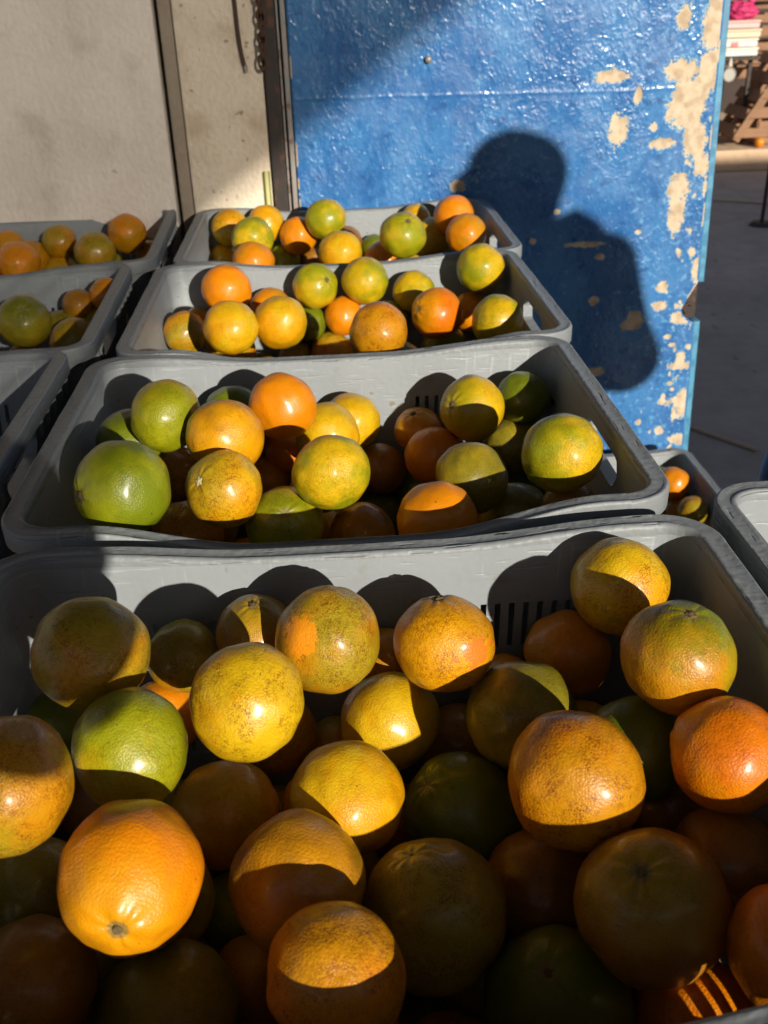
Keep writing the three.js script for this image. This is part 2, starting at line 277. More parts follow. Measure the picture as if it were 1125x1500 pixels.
  const hole = (i, j) => {
    const a = st[i], b = st[(i + 1) % n];
    if (a.side !== b.side) return 0;
    if (handleSides && a.side === 'right' && j === 2) { const m = (a.s + b.s) / 2 - HC; if (Math.abs(m) < HL) return 2; }
    if ((a.side === 'front' || a.side === 'back') && (j === 4 || j === 6) && inSlot(a, b)) return 1;
    return 0;
  };
  const TH = 0.0035, pos = [], uv = [], idx = [], R = 10;
  const push = (p, u, v) => { pos.push(...p); uv.push(u, v); return pos.length / 3 - 1; };
  const pt = (i, j, o) => { const q = st[i % n], y = rowsAt(q)[j], inset = Math.max(0, -y) * TAPER, f = q.f(inset); return [f[0] + f[2] * o, y, f[1] + f[3] * o]; };
  const grid = (o, flip) => {
    const v = []; for (let i = 0; i <= n; i++) { v[i] = []; for (let j = 0; j < R; j++) { const p = pt(i, j, o); v[i][j] = push(p, along[i], p[1]); } }
    for (let i = 0; i < n; i++) for (let j = 0; j < R - 1; j++) { if (hole(i, j)) continue; const [a, b, c, d] = [v[i][j], v[i + 1][j], v[i + 1][j + 1], v[i][j + 1]]; flip ? idx.push(a, c, b, a, d, c) : idx.push(a, b, c, a, c, d); }
  };
  grid(0, false); grid(TH, true);
  const quad = (p) => { const k = p.map((q) => push(q, q[0] + q[2], q[1])); idx.push(k[0], k[1], k[2], k[0], k[2], k[3]); };
  for (let i = 0; i < n; i++) for (let j = 0; j < R - 1; j++) {
    const h = hole(i, j); if (!h) continue; const e = h === 2 ? 0.014 : TH;
    const sides = [[i, j, i + 1, j, i, j - 1], [i, j + 1, i + 1, j + 1, i, j + 1], [i, j, i, j + 1, (i - 1 + n) % n, j], [i + 1, j, i + 1, j + 1, (i + 1) % n, j]];
    for (const [a, ja, b, jb, hi, hj] of sides) if (!hole(hi, hj)) {
      quad([pt(a, ja, 0), pt(b, jb, 0), pt(b, jb, e), pt(a, ja, e)]);
      if (h === 2) { const up = ja === jb ? (ja === j ? 0.004 : -0.004) : 0, q = (i0, jj, o) => { const p = pt(i0, jj, o); p[1] += up; return p; }; if (up) { quad([pt(a, ja, e), pt(b, jb, e), q(b, jb, e), q(a, ja, e)]); quad([q(a, ja, e), q(b, jb, e), q(b, jb, TH), q(a, ja, TH)]); } }
    }
  }
  const wall = new THREE.BufferGeometry();
  wall.setAttribute('position', new THREE.Float32BufferAttribute(pos, 3)); wall.setAttribute('uv', new THREE.Float32BufferAttribute(uv, 2)); wall.setIndex(idx); wall.computeVertexNormals();
  // rim: a profile swept round the top
  const prof = [[-0.0008, -0.010], [-0.0012, -0.004], [0.0002, -0.0008], [0.0030, 0.0006], [0.0045, -0.0006], [0.0138, -0.0006], [0.0158, 0.0006], [0.0175, -0.0002], [0.0185, -0.0030], [0.0182, -0.021], [0.0157, -0.021], [0.0157, -0.005], [0.0040, -0.005], [0.0040, -0.012]];
  const rp = [], ru = [], ri = [], m = prof.length;
  for (let i = 0; i <= n; i++) { const q = st[i % n], f = q.f(0), dy = dip(q); let acc = 0; for (let k = 0; k < m; k++) { const wob = 0.0007 * n3(along[i] * 25, k * 0.4, W * 3); const o = prof[k][0] + (k > 5 && k < 11 ? wob : 0); rp.push(f[0] + f[2] * o, dy + prof[k][1] + wob * 0.6, f[1] + f[3] * o); if (k) acc += Math.hypot(prof[k][0] - prof[k - 1][0], prof[k][1] - prof[k - 1][1]); ru.push(along[i], acc); } }
  for (let i = 0; i < n; i++) for (let k = 0; k < m - 1; k++) { const a = i * m + k, b = a + m; ri.push(a, a + 1, b, b, a + 1, b + 1); }
  const rim = new THREE.BufferGeometry();
  rim.setAttribute('position', new THREE.Float32BufferAttribute(rp, 3)); rim.setAttribute('uv', new THREE.Float32BufferAttribute(ru, 2)); rim.setIndex(ri); rim.computeVertexNormals();
  // base with slats
  const ins = CH * TAPER, bw = 2 * (hx - ins) - 0.004, bl = 2 * (hz - ins) - 0.004, parts = [];
  for (let k = 0; k < 9; k++) parts.push(box(bw - 0.03, 0.004, bl / 9 - 0.006, 0, -CH + 0.004, -bl / 2 + (k + 0.5) * bl / 9, 0));
  for (const s of [-1, 0, 1]) parts.push(box(0.02, 0.005, bl - 0.02, s * (bw / 2 - 0.045), -CH + 0.0085, 0, 0));
  for (const s of [-1, 1]) { parts.push(box(bw - 0.02, 0.0045, 0.016, 0, -CH + 0.0046, s * (bl / 2 - 0.012), 0)); parts.push(box(0.016, 0.0045, bl - 0.05, s * (bw / 2 - 0.010), -CH + 0.0044, 0, 0)); }
  // ribs under the flange: a triangular gusset
  const rs = new THREE.Shape(); rs.moveTo(0, -0.0055); rs.lineTo(0.0150, -0.0055); rs.lineTo(0.0150, -0.034); rs.lineTo(0.006, -0.058); rs.lineTo(-0.004, -0.058); rs.closePath();
  const rib = new THREE.ExtrudeGeometry(rs, { depth: 0.004, bevelEnabled: false }); rib.translate(0.003, 0, -0.002);
  const band = [];
  for (const s of [1, -1]) for (let x = -hx + CR + 0.02; x < hx - CR; x += 0.036) { const g = rib.clone(); g.rotateY(s > 0 ? -Math.PI / 2 : Math.PI / 2); const dy = -(s > 0 ? dipFront : dipBack) * sstep(0.235, 0.07, Math.abs(x)); g.translate(x, dy, s * hz); band.push(g); }
  const spots = []; for (let z = -hz + CR + 0.012; z < hz - CR + 0.004; z += 0.034) if (!handleSides || Math.abs(z - HC) > HL + 0.006) spots.push(z);
  return { wall, rim, base: mergeGeometries(parts), rib, band: mergeGeometries(band), spots, hx };
}
const CG = crateGeometries(0.6, 0.462, 0.029, 0.012, true, true), CE = crateGeometries(0.44, 0.6, 0.012, 0.008, true, false);
function buildCrate(G, label, group) {
  const t = thing('plastic_crate', label, 'crate', group);
  mesh('wall', G.wall, plastic, t); mesh('rim', G.rim, rimPlastic, t); mesh('base', G.base, plastic, t);
  const b = mesh('rib_band', G.band, rimPlastic, t); b.userData.kind = 'stuff';
  for (const s of [1, -1]) for (const z of G.spots) { const r = mesh('rib', G.rib, rimPlastic, t); r.position.set(s * G.hx, 0, z); if (s < 0) r.rotation.y = Math.PI; }
  return t;
}
const crateOne = buildCrate(CG, 'nearest grey plastic crate, heaped with big fruit across the bottom of the photo', 'grey plastic fruit crates');
crateOne.position.set(0.0089, 0.8436, -0.4930); crateOne.rotation.y = -0.0044;
function crate(x, y, z, turn, label) { const c = crateOne.clone(); c.name = numbered('plastic_crate'); c.userData = { label, category: 'crate', group: 'grey plastic fruit crates' }; c.position.set(x, y, z); c.rotation.y = turn; scene.add(c); return c; }
crate(0.0003, 0.8420, -0.9797, 0.0012, 'second grey crate of the sunny column, holding the biggest green fruit');
crate(0.0205, 0.8410, -1.4446, 0.0051, 'third grey crate of the sunny column, between the second and the farthest one');
crate(0.0411, 0.8400, -1.8987, -0.0034, 'farthest grey crate of the sunny column, standing against the blue door');
crate(-0.632, 0.8400, -1.030, 0.01, 'shaded grey crate with a black empty inside, left of the second sunny crate');
crate(-0.618, 0.8400, -1.470, 0.03, 'shaded middle grey crate of the left column with few fruit low inside');
crate(-0.597, 0.8400, -1.925, 0.03, 'farthest shaded grey crate of the left column, under the plaster wall');
crate(0.625, 0.8400, -0.548, 0.0, 'grey crate with a pale scuffed rim and dark ribbed side at the right edge');
const crateLow = buildCrate(CE, 'low grey crate on the ground at the foot of the blue door', 'grey plastic fruit crates');
crateLow.position.set(0.600, 0.262, -1.772);

const woodMap = per(texture(512, 512, (u, v) => { const g = fbm(u * 3, v * 60, 151, 4), a = fbm(u * 5, v * 5, 155, 3); const k = 0.16 + 0.09 * g + 0.05 * a; return [k * 1.25, k * 0.9, k * 0.62]; }), 0.8, 0.3);
const wood = new THREE.MeshStandardMaterial({ map: woodMap, roughness: 0.85 });
const crateWoodDark = new THREE.MeshStandardMaterial({ map: woodMap, color: lin(0.5, 0.5, 0.5), roughness: 0.9 });
// ---------------------------------------------------------------- added eave over the stall, cutting skylight on the crates
{
  const e = thing('added_tin_eave', 'added corrugated tin eave out of view, cutting skylight on the fruit crates', 'eave');
  const g = new THREE.PlaneGeometry(7, 3.4, 280, 1); g.rotateX(-Math.PI / 2); const p = g.attributes.position;
  for (let i = 0; i < p.count; i++) p.setY(i, 0.018 * Math.sin(p.getX(i) * 80));
  g.computeVertexNormals(); g.rotateX(-0.06); g.translate(-0.1, 2.55, -0.45);
  mesh('tin_sheet', g, new THREE.MeshStandardMaterial({ color: lin(0.16, 0.15, 0.14), roughness: 0.7, side: THREE.DoubleSide }), e);
  for (const x of [-3.3, -1.2, 0.9, 3.1]) mesh('rafter', box(0.06, 0.09, 3.3, x, 2.47, -0.45, 0.004), crateWoodDark, e);
  for (const x of [-3.3, 3.1]) mesh('post', box(0.08, 2.42, 0.08, x, 1.21, 1.0, 0.004), crateWoodDark, e);
}

// ---------------------------------------------------------------- the bench that carries the crates
{
  const t = thing('display_bench', 'dark low plank bench under the columns of crates', 'bench');
  const plank = (x0, x1, z0, z1) => mesh('plank', box(x1 - x0, 0.03, z1 - z0, (x0 + x1) / 2, 0.564, (z0 + z1) / 2, 0.003), wood, t);
  for (let k = 0; k < 9; k++) plank(-0.93, 0.345, -2.11 + k * 0.207, -2.11 + k * 0.207 + 0.2);
  for (let k = 0; k < 3; k++) plank(0.349, 0.93, -0.80 + k * 0.18, -0.80 + k * 0.18 + 0.174);
  for (const [x, z] of [[-0.88, -0.3], [0.29, -0.3], [0.88, -0.3], [0.88, -0.76], [-0.88, -1.15], [0.27, -1.15], [-0.88, -2.05], [0.27, -2.05]]) mesh('leg', box(0.06, 0.549, 0.06, x, 0.2745, z, 0.004), wood, t);
  mesh('rail', box(1.2, 0.06, 0.03, -0.29, 0.51, -0.345, 0.003), wood, t);
}

// ---------------------------------------------------------------- oranges
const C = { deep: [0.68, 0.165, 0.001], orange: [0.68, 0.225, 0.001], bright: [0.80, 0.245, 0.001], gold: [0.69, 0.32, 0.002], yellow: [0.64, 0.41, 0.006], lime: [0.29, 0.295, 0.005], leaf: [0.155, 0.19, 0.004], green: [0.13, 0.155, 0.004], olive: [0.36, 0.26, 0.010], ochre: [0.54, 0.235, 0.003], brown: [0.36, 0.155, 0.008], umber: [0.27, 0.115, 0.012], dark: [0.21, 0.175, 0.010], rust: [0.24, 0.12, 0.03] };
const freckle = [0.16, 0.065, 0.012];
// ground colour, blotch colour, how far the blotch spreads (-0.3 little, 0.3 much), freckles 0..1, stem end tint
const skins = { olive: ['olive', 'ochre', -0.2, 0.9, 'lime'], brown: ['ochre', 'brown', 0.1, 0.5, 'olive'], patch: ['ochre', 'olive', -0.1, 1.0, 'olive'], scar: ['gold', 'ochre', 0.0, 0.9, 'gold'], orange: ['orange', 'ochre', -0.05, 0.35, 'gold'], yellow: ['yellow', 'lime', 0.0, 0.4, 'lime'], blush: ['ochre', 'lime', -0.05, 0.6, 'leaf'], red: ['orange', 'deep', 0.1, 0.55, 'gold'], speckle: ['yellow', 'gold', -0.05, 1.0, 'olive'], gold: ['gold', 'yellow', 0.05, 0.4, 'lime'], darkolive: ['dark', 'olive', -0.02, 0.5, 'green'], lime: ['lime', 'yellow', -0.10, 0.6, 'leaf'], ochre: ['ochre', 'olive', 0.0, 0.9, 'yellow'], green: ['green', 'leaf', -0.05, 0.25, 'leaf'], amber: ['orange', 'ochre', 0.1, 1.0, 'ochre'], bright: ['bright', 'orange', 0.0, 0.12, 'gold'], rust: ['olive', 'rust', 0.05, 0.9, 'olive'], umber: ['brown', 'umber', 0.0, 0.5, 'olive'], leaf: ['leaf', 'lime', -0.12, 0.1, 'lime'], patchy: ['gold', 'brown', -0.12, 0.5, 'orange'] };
const sph = (u, v) => { const th = v * Math.PI, ph = u * 2 * Math.PI; return [-Math.cos(ph) * Math.sin(th), -Math.cos(th), Math.sin(ph) * Math.sin(th)]; }; // v = 0 at the south pole
let skinNo = 0;
const skinMap = {};
for (const [k, [a, b, spread, fr, tip]] of Object.entries(skins)) {
  const o = 10 * (++skinNo);
  skinMap[k] = texture(768, 384, (u, v) => {
    const [x, y, z] = sph(u, v);
    const mid = fbm(x * 5, y * 5 + o, z * 5, 3), fine = n3(x * 62, y * 62 + o, z * 62), big = fbm(x * 1.3 + o, y * 1.3, z * 1.3, 2) + 0.30 * x;
    let c = mix3(C[a], C[b], sstep(-0.30, 0.36, big + spread + 0.25 * mid + 0.06 * fine));
    c = mix3(c, C[tip], 0.75 * sstep(0.25, 1.05, y + 0.35 * mid));
    const zone = sstep(-0.2, 0.35, fbm(x * 2.2, y * 2.2, z * 2.2 + o, 3) + 0.10), f = 0.42 * n3(x * 36 + 3, y * 36, z * 36 + o) + 0.60 * fine + 0.32 * n3(x * 11, y * 11 + o, z * 11);
    const mite = fr * (0.2 + 0.8 * zone) * sstep(-0.08, 0.30, f);
    c = [c[0] * (1 - 0.60 * mite), c[1] * (1 - 0.74 * mite), c[2] * (1 - 0.4 * mite)];
    const scuff = sstep(0.24, 0.42, fbm(x * 6 + 5, y * 6, z * 6 + o, 4)); c = mix3(c, [0.34, 0.18, 0.05], 0.45 * fr * scuff);
    const spot = sstep(0.62, 0.70, n3(x * 13 + o, y * 13, z * 13)); c = mix3(c, [0.09, 0.05, 0.02], 0.75 * spot);
    const k2 = 1 + 0.10 * mid + 0.07 * fine; c = [c[0] * k2, c[1] * k2, c[2] * k2];
    if (k === 'patch') { const d = Math.hypot(x, y * 0.85) + 0.14 * n3(x * 9, y * 9, z * 9) + 0.09 * n3(x * 26, y * 26, 4); if (z > 0) c = mix3(c, [0.80, 0.28, 0.008], 0.85 * sstep(0.36, 0.29, d)); }
    if (k === 'scar') { const d = Math.hypot(x * 0.8, y) + 0.26 * n3(x * 7, y * 7, z * 7) + 0.10 * n3(x * 18, y * 18, 4); if (z > 0) c = mix3(c, [0.72, 0.17, 0.02], 0.85 * sstep(0.30, 0.24, d)); }
    c = mix3(c, [0.20, 0.16, 0.05], 0.8 * sstep(0.984, 0.993, y + 0.002 * mid));
    return c;
  }, true, false);
}
// peel: pores of about 2 mm, by nearest points in space
const peel = (() => {
  const h = (i, j, k, s) => { let t = (i * 374761393 + j * 668265263 + k * 2147483647 + s * 974634721) | 0; t = Math.imul(t ^ (t >>> 13), 1274126177); return ((t ^ (t >>> 16)) >>> 0) / 4294967296; };
  return texture(1024, 512, (u, v) => {
    const [x, y, z] = sph(u, v), q = [x * 25, y * 25, z * 25], i = Math.floor(q[0]), j = Math.floor(q[1]), k = Math.floor(q[2]);
    let d = 9;
    for (let a = -1; a < 2; a++) for (let b = -1; b < 2; b++) for (let c = -1; c < 2; c++) { const e = (i + a + h(i + a, j + b, k + c, 1) - q[0]) ** 2 + (j + b + h(i + a, j + b, k + c, 2) - q[1]) ** 2 + (k + c + h(i + a, j + b, k + c, 3) - q[2]) ** 2; if (e < d) d = e; }
    return 0.15 + 0.55 * sstep(0.0, 0.75, Math.sqrt(d)) + 0.4 * fbm(x * 8, y * 8, z * 8, 3) + 0.12 * n3(x * 45, y * 45, z * 45);
  }, false, false);
})();
const skinMat = {};
for (const k in skinMap) skinMat[k] = new THREE.MeshPhysicalMaterial({ map: skinMap[k], bumpMap: peel, bumpScale: 0.0004, roughness: 0.42, specularIntensity: 0.7, clearcoat: 0.4, clearcoatRoughness: 0.22 });
function fruitShape(o, aspect, seg = 64) {
  const g = new THREE.SphereGeometry(1, seg, Math.round(seg * 0.7)), p = g.attributes.position, v = new THREE.Vector3();
  for (let i = 0; i < p.count; i++) {
    v.fromBufferAttribute(p, i).normalize(); const y = v.y;
    let r = 1 + 0.10 * fbm(v.x * 1.2 + o, v.y * 1.2, v.z * 1.2, 2) + 0.022 * n3(v.x * 3, v.y * 3 + o, v.z * 3);
    const c = Math.acos(Math.min(1, y)), az = Math.atan2(v.z, v.x);
    r -= 0.05 * Math.exp(-((c / 0.16) ** 2)) + 0.012 * Math.exp(-((c - 0.30) ** 2) / 0.03) * Math.cos(az * 7 + o + Math.sin(az * 3));
    r -= 0.02 * Math.exp(-(((Math.PI - c) / 0.12) ** 2));
    v.multiplyScalar(r); p.setXYZ(i, v.x, v.y * aspect, v.z);
  }
  g.computeVertexNormals();
  const nn = g.attributes.normal, W = seg + 1;                      // close the seam
  for (let j = 0; j * W + seg < p.count; j++) { const a = j * W, b = a + seg, x = nn.getX(a) + nn.getX(b), y = nn.getY(a) + nn.getY(b), z = nn.getZ(a) + nn.getZ(b), l = Math.hypot(x, y, z) || 1; nn.setXYZ(a, x / l, y / l, z / l); nn.setXYZ(b, x / l, y / l, z / l); }
  return g;
}
const fruitShapes = [fruitShape(1, 0.96), fruitShape(2.7, 1.0), fruitShape(4.1, 0.92), fruitShape(6.3, 1.05), fruitShape(8.8, 0.98), fruitShape(11.2, 0.94), fruitShape(21.2, 0.97), fruitShape(25.4, 1.02)], ovalShape = fruitShape(14, 1.13), smallShape = fruitShape(17, 0.98, 28);
const stemGeo = (() => {
  const l = new THREE.LatheGeometry([[0, 0.030], [0.028, 0.032], [0.040, 0.024], [0.044, 0.012], [0.060, 0.012], [0.085, 0.014], [0.100, 0.004], [0.108, -0.02]].map(([x, y]) => new THREE.Vector2(x, y)), 20);
  const p = l.attributes.position; for (let i = 0; i < p.count; i++) { const x = p.getX(i), z = p.getZ(i), r = Math.hypot(x, z), a = Math.atan2(z, x), k = r > 0.05 ? 1 + 0.28 * Math.cos(5 * a) : 1 + 0.08 * Math.sin(3 * a + 1); p.setX(i, x * k); p.setZ(i, z * k); }
  l.computeVertexNormals(); l.translate(0, 0.935, 0); return l;
})();
const buttonGeo = (() => { const l = new THREE.LatheGeometry([[0, 0.004], [0.02, 0.008], [0.045, 0.016], [0.062, 0.010], [0.072, -0.012]].map(([x, y]) => new THREE.Vector2(x, y)), 18); l.translate(0, 0.948, 0); return l; })();
const stemMat = new THREE.MeshStandardMaterial({ color: lin(0.7, 0.6, 0.5), map: texture(128, 128, (u, v) => { const a = fbm(u * 9, v * 9, 161, 3); return mix3([0.22, 0.19, 0.08], [0.10, 0.06, 0.03], sstep(-0.2, 0.3, a)); }), roughness: 0.9 });
const paleStem = new THREE.MeshStandardMaterial({ color: lin(0.50, 0.42, 0.22), roughness: 0.9 });
const groups = { A: 'fruit heaped in the nearest crate', B: 'fruit in the second crate', C: 'fruit in the third crate', D: 'fruit in the farthest sunny crate', LC: 'fruit in the shaded middle crate', LD: 'fruit in the farthest shaded crate', E: 'fruit in the low crate by the door' };
const up = new THREE.Vector3(0, 1, 0), fwd = new THREE.Vector3(0, 0, 1);
let fruitNo = 0;
// crate, centre, radius, skin, label, direction of its stem end (or of its marked side), flags: o oval, p pale stem, b blossom button, z the marked side faces that way
function fruit(where, [x, y, z], r, skin, label, dir, flag = '') {
  const t = thing('orange', label, 'orange', groups[where]);
  const g = flag.includes('o') ? ovalShape : fruitShapes[fruitNo++ % fruitShapes.length];
  mesh('peel', g, skinMat[skin], t);
  mesh(flag.includes('b') ? 'blossom_button' : 'stem_scar', flag.includes('b') ? buttonGeo : stemGeo, flag.includes('p') ? paleStem : stemMat, t).scale.y = flag.includes('o') ? 1.17 : 1;
  t.position.set(x, y, z); t.scale.setScalar(r / (flag.includes('o') ? 1.03 : 1));
  if (dir) { t.quaternion.setFromUnitVectors(flag.includes('z') ? fwd : up, new THREE.Vector3(...dir).normalize()); if (!flag.includes('z')) t.quaternion.multiply(new THREE.Quaternion().setFromAxisAngle(up, rr(0, 6))); }
  else { t.quaternion.setFromUnitVectors(up, new THREE.Vector3(rr(-1, 1), rr(-0.9, 0.2), rr(-1, 0.0)).normalize()); t.quaternion.multiply(new THREE.Quaternion().setFromAxisAngle(up, rr(0, 6.28))); }
  return t;
}
function buried(where, [x, y, z], r) {
  const t = thing('orange', hidden[where], 'orange', 'fruit below the top layer');
  mesh('peel', smallShape, skinMat[['ochre', 'olive', 'orange', 'lime', 'gold', 'green'][fruitNo++ % 6]], t);
  t.position.set(x, y, z); t.scale.setScalar(r); t.rotation.set(rr(0, 6), rr(0, 6), rr(0, 6));
}
const hidden = { A: 'fruit buried in darkness under the heap of the nearest crate', B: 'fruit buried in darkness under the top layer of the second crate', C: 'fruit buried in darkness under the top layer of the third crate', D: 'fruit buried under the top layer of the farthest sunny crate', LC: 'fruit buried under the top layer of the shaded middle crate', LD: 'fruit buried under the top layer of the farthest shaded crate', E: 'fruit buried in the low crate by the door' };
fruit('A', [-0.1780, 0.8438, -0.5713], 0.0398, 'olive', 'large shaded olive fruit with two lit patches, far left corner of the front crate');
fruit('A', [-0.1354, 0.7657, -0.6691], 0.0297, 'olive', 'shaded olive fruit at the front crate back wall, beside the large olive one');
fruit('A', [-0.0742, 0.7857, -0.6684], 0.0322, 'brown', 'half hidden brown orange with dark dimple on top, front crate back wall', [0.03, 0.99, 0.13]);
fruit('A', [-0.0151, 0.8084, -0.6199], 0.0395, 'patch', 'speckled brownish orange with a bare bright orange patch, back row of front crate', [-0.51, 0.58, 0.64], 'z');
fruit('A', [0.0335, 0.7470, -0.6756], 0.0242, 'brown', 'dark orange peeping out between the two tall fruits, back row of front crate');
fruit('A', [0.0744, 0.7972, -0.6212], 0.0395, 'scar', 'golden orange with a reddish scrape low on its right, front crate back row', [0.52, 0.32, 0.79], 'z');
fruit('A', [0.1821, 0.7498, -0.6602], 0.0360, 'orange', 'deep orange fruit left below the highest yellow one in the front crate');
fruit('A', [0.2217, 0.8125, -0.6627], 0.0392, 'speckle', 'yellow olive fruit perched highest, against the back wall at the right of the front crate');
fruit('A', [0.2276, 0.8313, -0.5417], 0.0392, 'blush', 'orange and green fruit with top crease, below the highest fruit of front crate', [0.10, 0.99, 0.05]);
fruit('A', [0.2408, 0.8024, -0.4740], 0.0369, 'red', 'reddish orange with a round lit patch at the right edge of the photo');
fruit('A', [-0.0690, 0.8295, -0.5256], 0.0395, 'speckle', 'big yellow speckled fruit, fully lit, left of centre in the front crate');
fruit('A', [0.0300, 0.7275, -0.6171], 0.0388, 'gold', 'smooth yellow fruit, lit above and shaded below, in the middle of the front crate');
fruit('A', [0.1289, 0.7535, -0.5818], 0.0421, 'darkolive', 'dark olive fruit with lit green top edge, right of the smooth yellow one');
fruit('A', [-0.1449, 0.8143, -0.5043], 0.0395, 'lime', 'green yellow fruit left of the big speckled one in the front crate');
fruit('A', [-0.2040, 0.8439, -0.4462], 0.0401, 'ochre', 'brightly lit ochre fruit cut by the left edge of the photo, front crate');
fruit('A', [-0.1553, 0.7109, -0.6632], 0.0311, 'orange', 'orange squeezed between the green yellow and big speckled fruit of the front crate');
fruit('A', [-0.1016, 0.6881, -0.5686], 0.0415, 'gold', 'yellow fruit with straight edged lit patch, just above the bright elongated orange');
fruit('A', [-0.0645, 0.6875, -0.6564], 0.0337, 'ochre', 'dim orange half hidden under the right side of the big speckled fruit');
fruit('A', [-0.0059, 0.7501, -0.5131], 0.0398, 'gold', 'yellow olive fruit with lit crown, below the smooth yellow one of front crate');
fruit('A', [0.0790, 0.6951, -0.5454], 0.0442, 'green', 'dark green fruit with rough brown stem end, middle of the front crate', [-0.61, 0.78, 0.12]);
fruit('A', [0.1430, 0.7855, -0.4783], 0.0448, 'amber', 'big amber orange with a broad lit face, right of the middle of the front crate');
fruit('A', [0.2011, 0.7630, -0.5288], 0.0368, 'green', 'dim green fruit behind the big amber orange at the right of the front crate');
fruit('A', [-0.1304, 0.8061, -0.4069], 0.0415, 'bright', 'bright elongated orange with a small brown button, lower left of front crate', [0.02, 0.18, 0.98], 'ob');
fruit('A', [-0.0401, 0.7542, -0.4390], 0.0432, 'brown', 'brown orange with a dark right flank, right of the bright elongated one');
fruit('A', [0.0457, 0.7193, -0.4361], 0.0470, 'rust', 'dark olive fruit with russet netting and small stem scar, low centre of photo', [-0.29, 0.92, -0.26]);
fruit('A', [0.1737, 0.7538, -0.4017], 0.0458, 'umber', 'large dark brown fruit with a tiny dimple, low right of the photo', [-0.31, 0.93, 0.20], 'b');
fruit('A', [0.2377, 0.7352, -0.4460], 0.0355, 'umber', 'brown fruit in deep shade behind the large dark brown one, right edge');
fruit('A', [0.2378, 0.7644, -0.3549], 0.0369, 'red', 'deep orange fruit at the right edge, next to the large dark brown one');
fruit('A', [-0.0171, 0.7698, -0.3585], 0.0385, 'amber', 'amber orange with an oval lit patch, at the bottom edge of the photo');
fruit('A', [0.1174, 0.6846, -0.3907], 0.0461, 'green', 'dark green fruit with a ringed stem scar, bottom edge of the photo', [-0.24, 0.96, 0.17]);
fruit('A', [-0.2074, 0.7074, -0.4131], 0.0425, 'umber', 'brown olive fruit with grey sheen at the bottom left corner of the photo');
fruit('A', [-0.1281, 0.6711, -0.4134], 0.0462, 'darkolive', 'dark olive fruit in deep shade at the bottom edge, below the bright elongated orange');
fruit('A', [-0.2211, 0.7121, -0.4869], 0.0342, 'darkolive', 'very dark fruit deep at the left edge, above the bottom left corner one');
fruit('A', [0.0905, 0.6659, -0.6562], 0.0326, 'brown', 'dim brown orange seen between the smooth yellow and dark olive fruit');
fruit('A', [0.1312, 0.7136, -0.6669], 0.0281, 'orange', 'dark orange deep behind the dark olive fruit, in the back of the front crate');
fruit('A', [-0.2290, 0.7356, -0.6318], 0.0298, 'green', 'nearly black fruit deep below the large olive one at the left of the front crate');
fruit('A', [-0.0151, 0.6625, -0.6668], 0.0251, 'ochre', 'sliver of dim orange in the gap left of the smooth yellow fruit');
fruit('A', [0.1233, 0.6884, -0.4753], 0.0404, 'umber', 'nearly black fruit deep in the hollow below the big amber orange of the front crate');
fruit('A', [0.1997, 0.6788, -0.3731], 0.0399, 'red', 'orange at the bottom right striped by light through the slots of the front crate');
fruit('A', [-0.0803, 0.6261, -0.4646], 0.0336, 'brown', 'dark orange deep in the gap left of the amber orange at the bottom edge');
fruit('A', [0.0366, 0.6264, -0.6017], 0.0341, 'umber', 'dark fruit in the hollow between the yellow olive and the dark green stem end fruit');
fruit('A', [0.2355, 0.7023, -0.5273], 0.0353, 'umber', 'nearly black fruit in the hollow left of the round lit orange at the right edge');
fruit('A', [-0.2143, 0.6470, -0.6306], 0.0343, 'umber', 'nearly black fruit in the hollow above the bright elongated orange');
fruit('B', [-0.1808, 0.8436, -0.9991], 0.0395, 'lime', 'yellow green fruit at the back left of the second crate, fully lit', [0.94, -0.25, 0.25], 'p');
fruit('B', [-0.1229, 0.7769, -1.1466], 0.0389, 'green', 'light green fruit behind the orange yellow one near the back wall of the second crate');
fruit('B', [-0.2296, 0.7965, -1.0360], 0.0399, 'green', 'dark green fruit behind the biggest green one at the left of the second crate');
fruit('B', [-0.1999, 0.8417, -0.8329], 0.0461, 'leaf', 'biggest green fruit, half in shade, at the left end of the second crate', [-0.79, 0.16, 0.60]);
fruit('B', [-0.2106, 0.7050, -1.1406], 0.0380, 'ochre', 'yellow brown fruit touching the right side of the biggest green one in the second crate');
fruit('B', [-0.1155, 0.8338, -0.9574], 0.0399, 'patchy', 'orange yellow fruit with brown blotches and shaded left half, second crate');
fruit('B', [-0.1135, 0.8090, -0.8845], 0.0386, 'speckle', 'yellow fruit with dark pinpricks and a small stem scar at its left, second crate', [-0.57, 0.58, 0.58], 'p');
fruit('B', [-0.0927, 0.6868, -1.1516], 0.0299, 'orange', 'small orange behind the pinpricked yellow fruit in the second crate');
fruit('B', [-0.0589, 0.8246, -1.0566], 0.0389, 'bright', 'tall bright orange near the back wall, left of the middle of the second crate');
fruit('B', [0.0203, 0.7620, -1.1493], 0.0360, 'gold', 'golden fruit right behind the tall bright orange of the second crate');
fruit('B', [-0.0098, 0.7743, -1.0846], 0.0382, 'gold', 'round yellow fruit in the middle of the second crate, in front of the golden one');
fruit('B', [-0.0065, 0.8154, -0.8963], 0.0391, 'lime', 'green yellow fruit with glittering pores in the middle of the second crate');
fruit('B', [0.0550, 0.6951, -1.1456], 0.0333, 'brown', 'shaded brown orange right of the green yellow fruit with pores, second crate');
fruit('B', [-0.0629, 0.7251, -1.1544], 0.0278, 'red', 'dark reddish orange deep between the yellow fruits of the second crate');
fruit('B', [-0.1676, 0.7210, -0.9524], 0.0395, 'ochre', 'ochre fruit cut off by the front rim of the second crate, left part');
fruit('B', [-0.0578, 0.7571, -0.8989], 0.0402, 'lime', 'green based yellow fruit with pale stem scar, front rim of the second crate', [0.07, 0.72, 0.69], 'p');
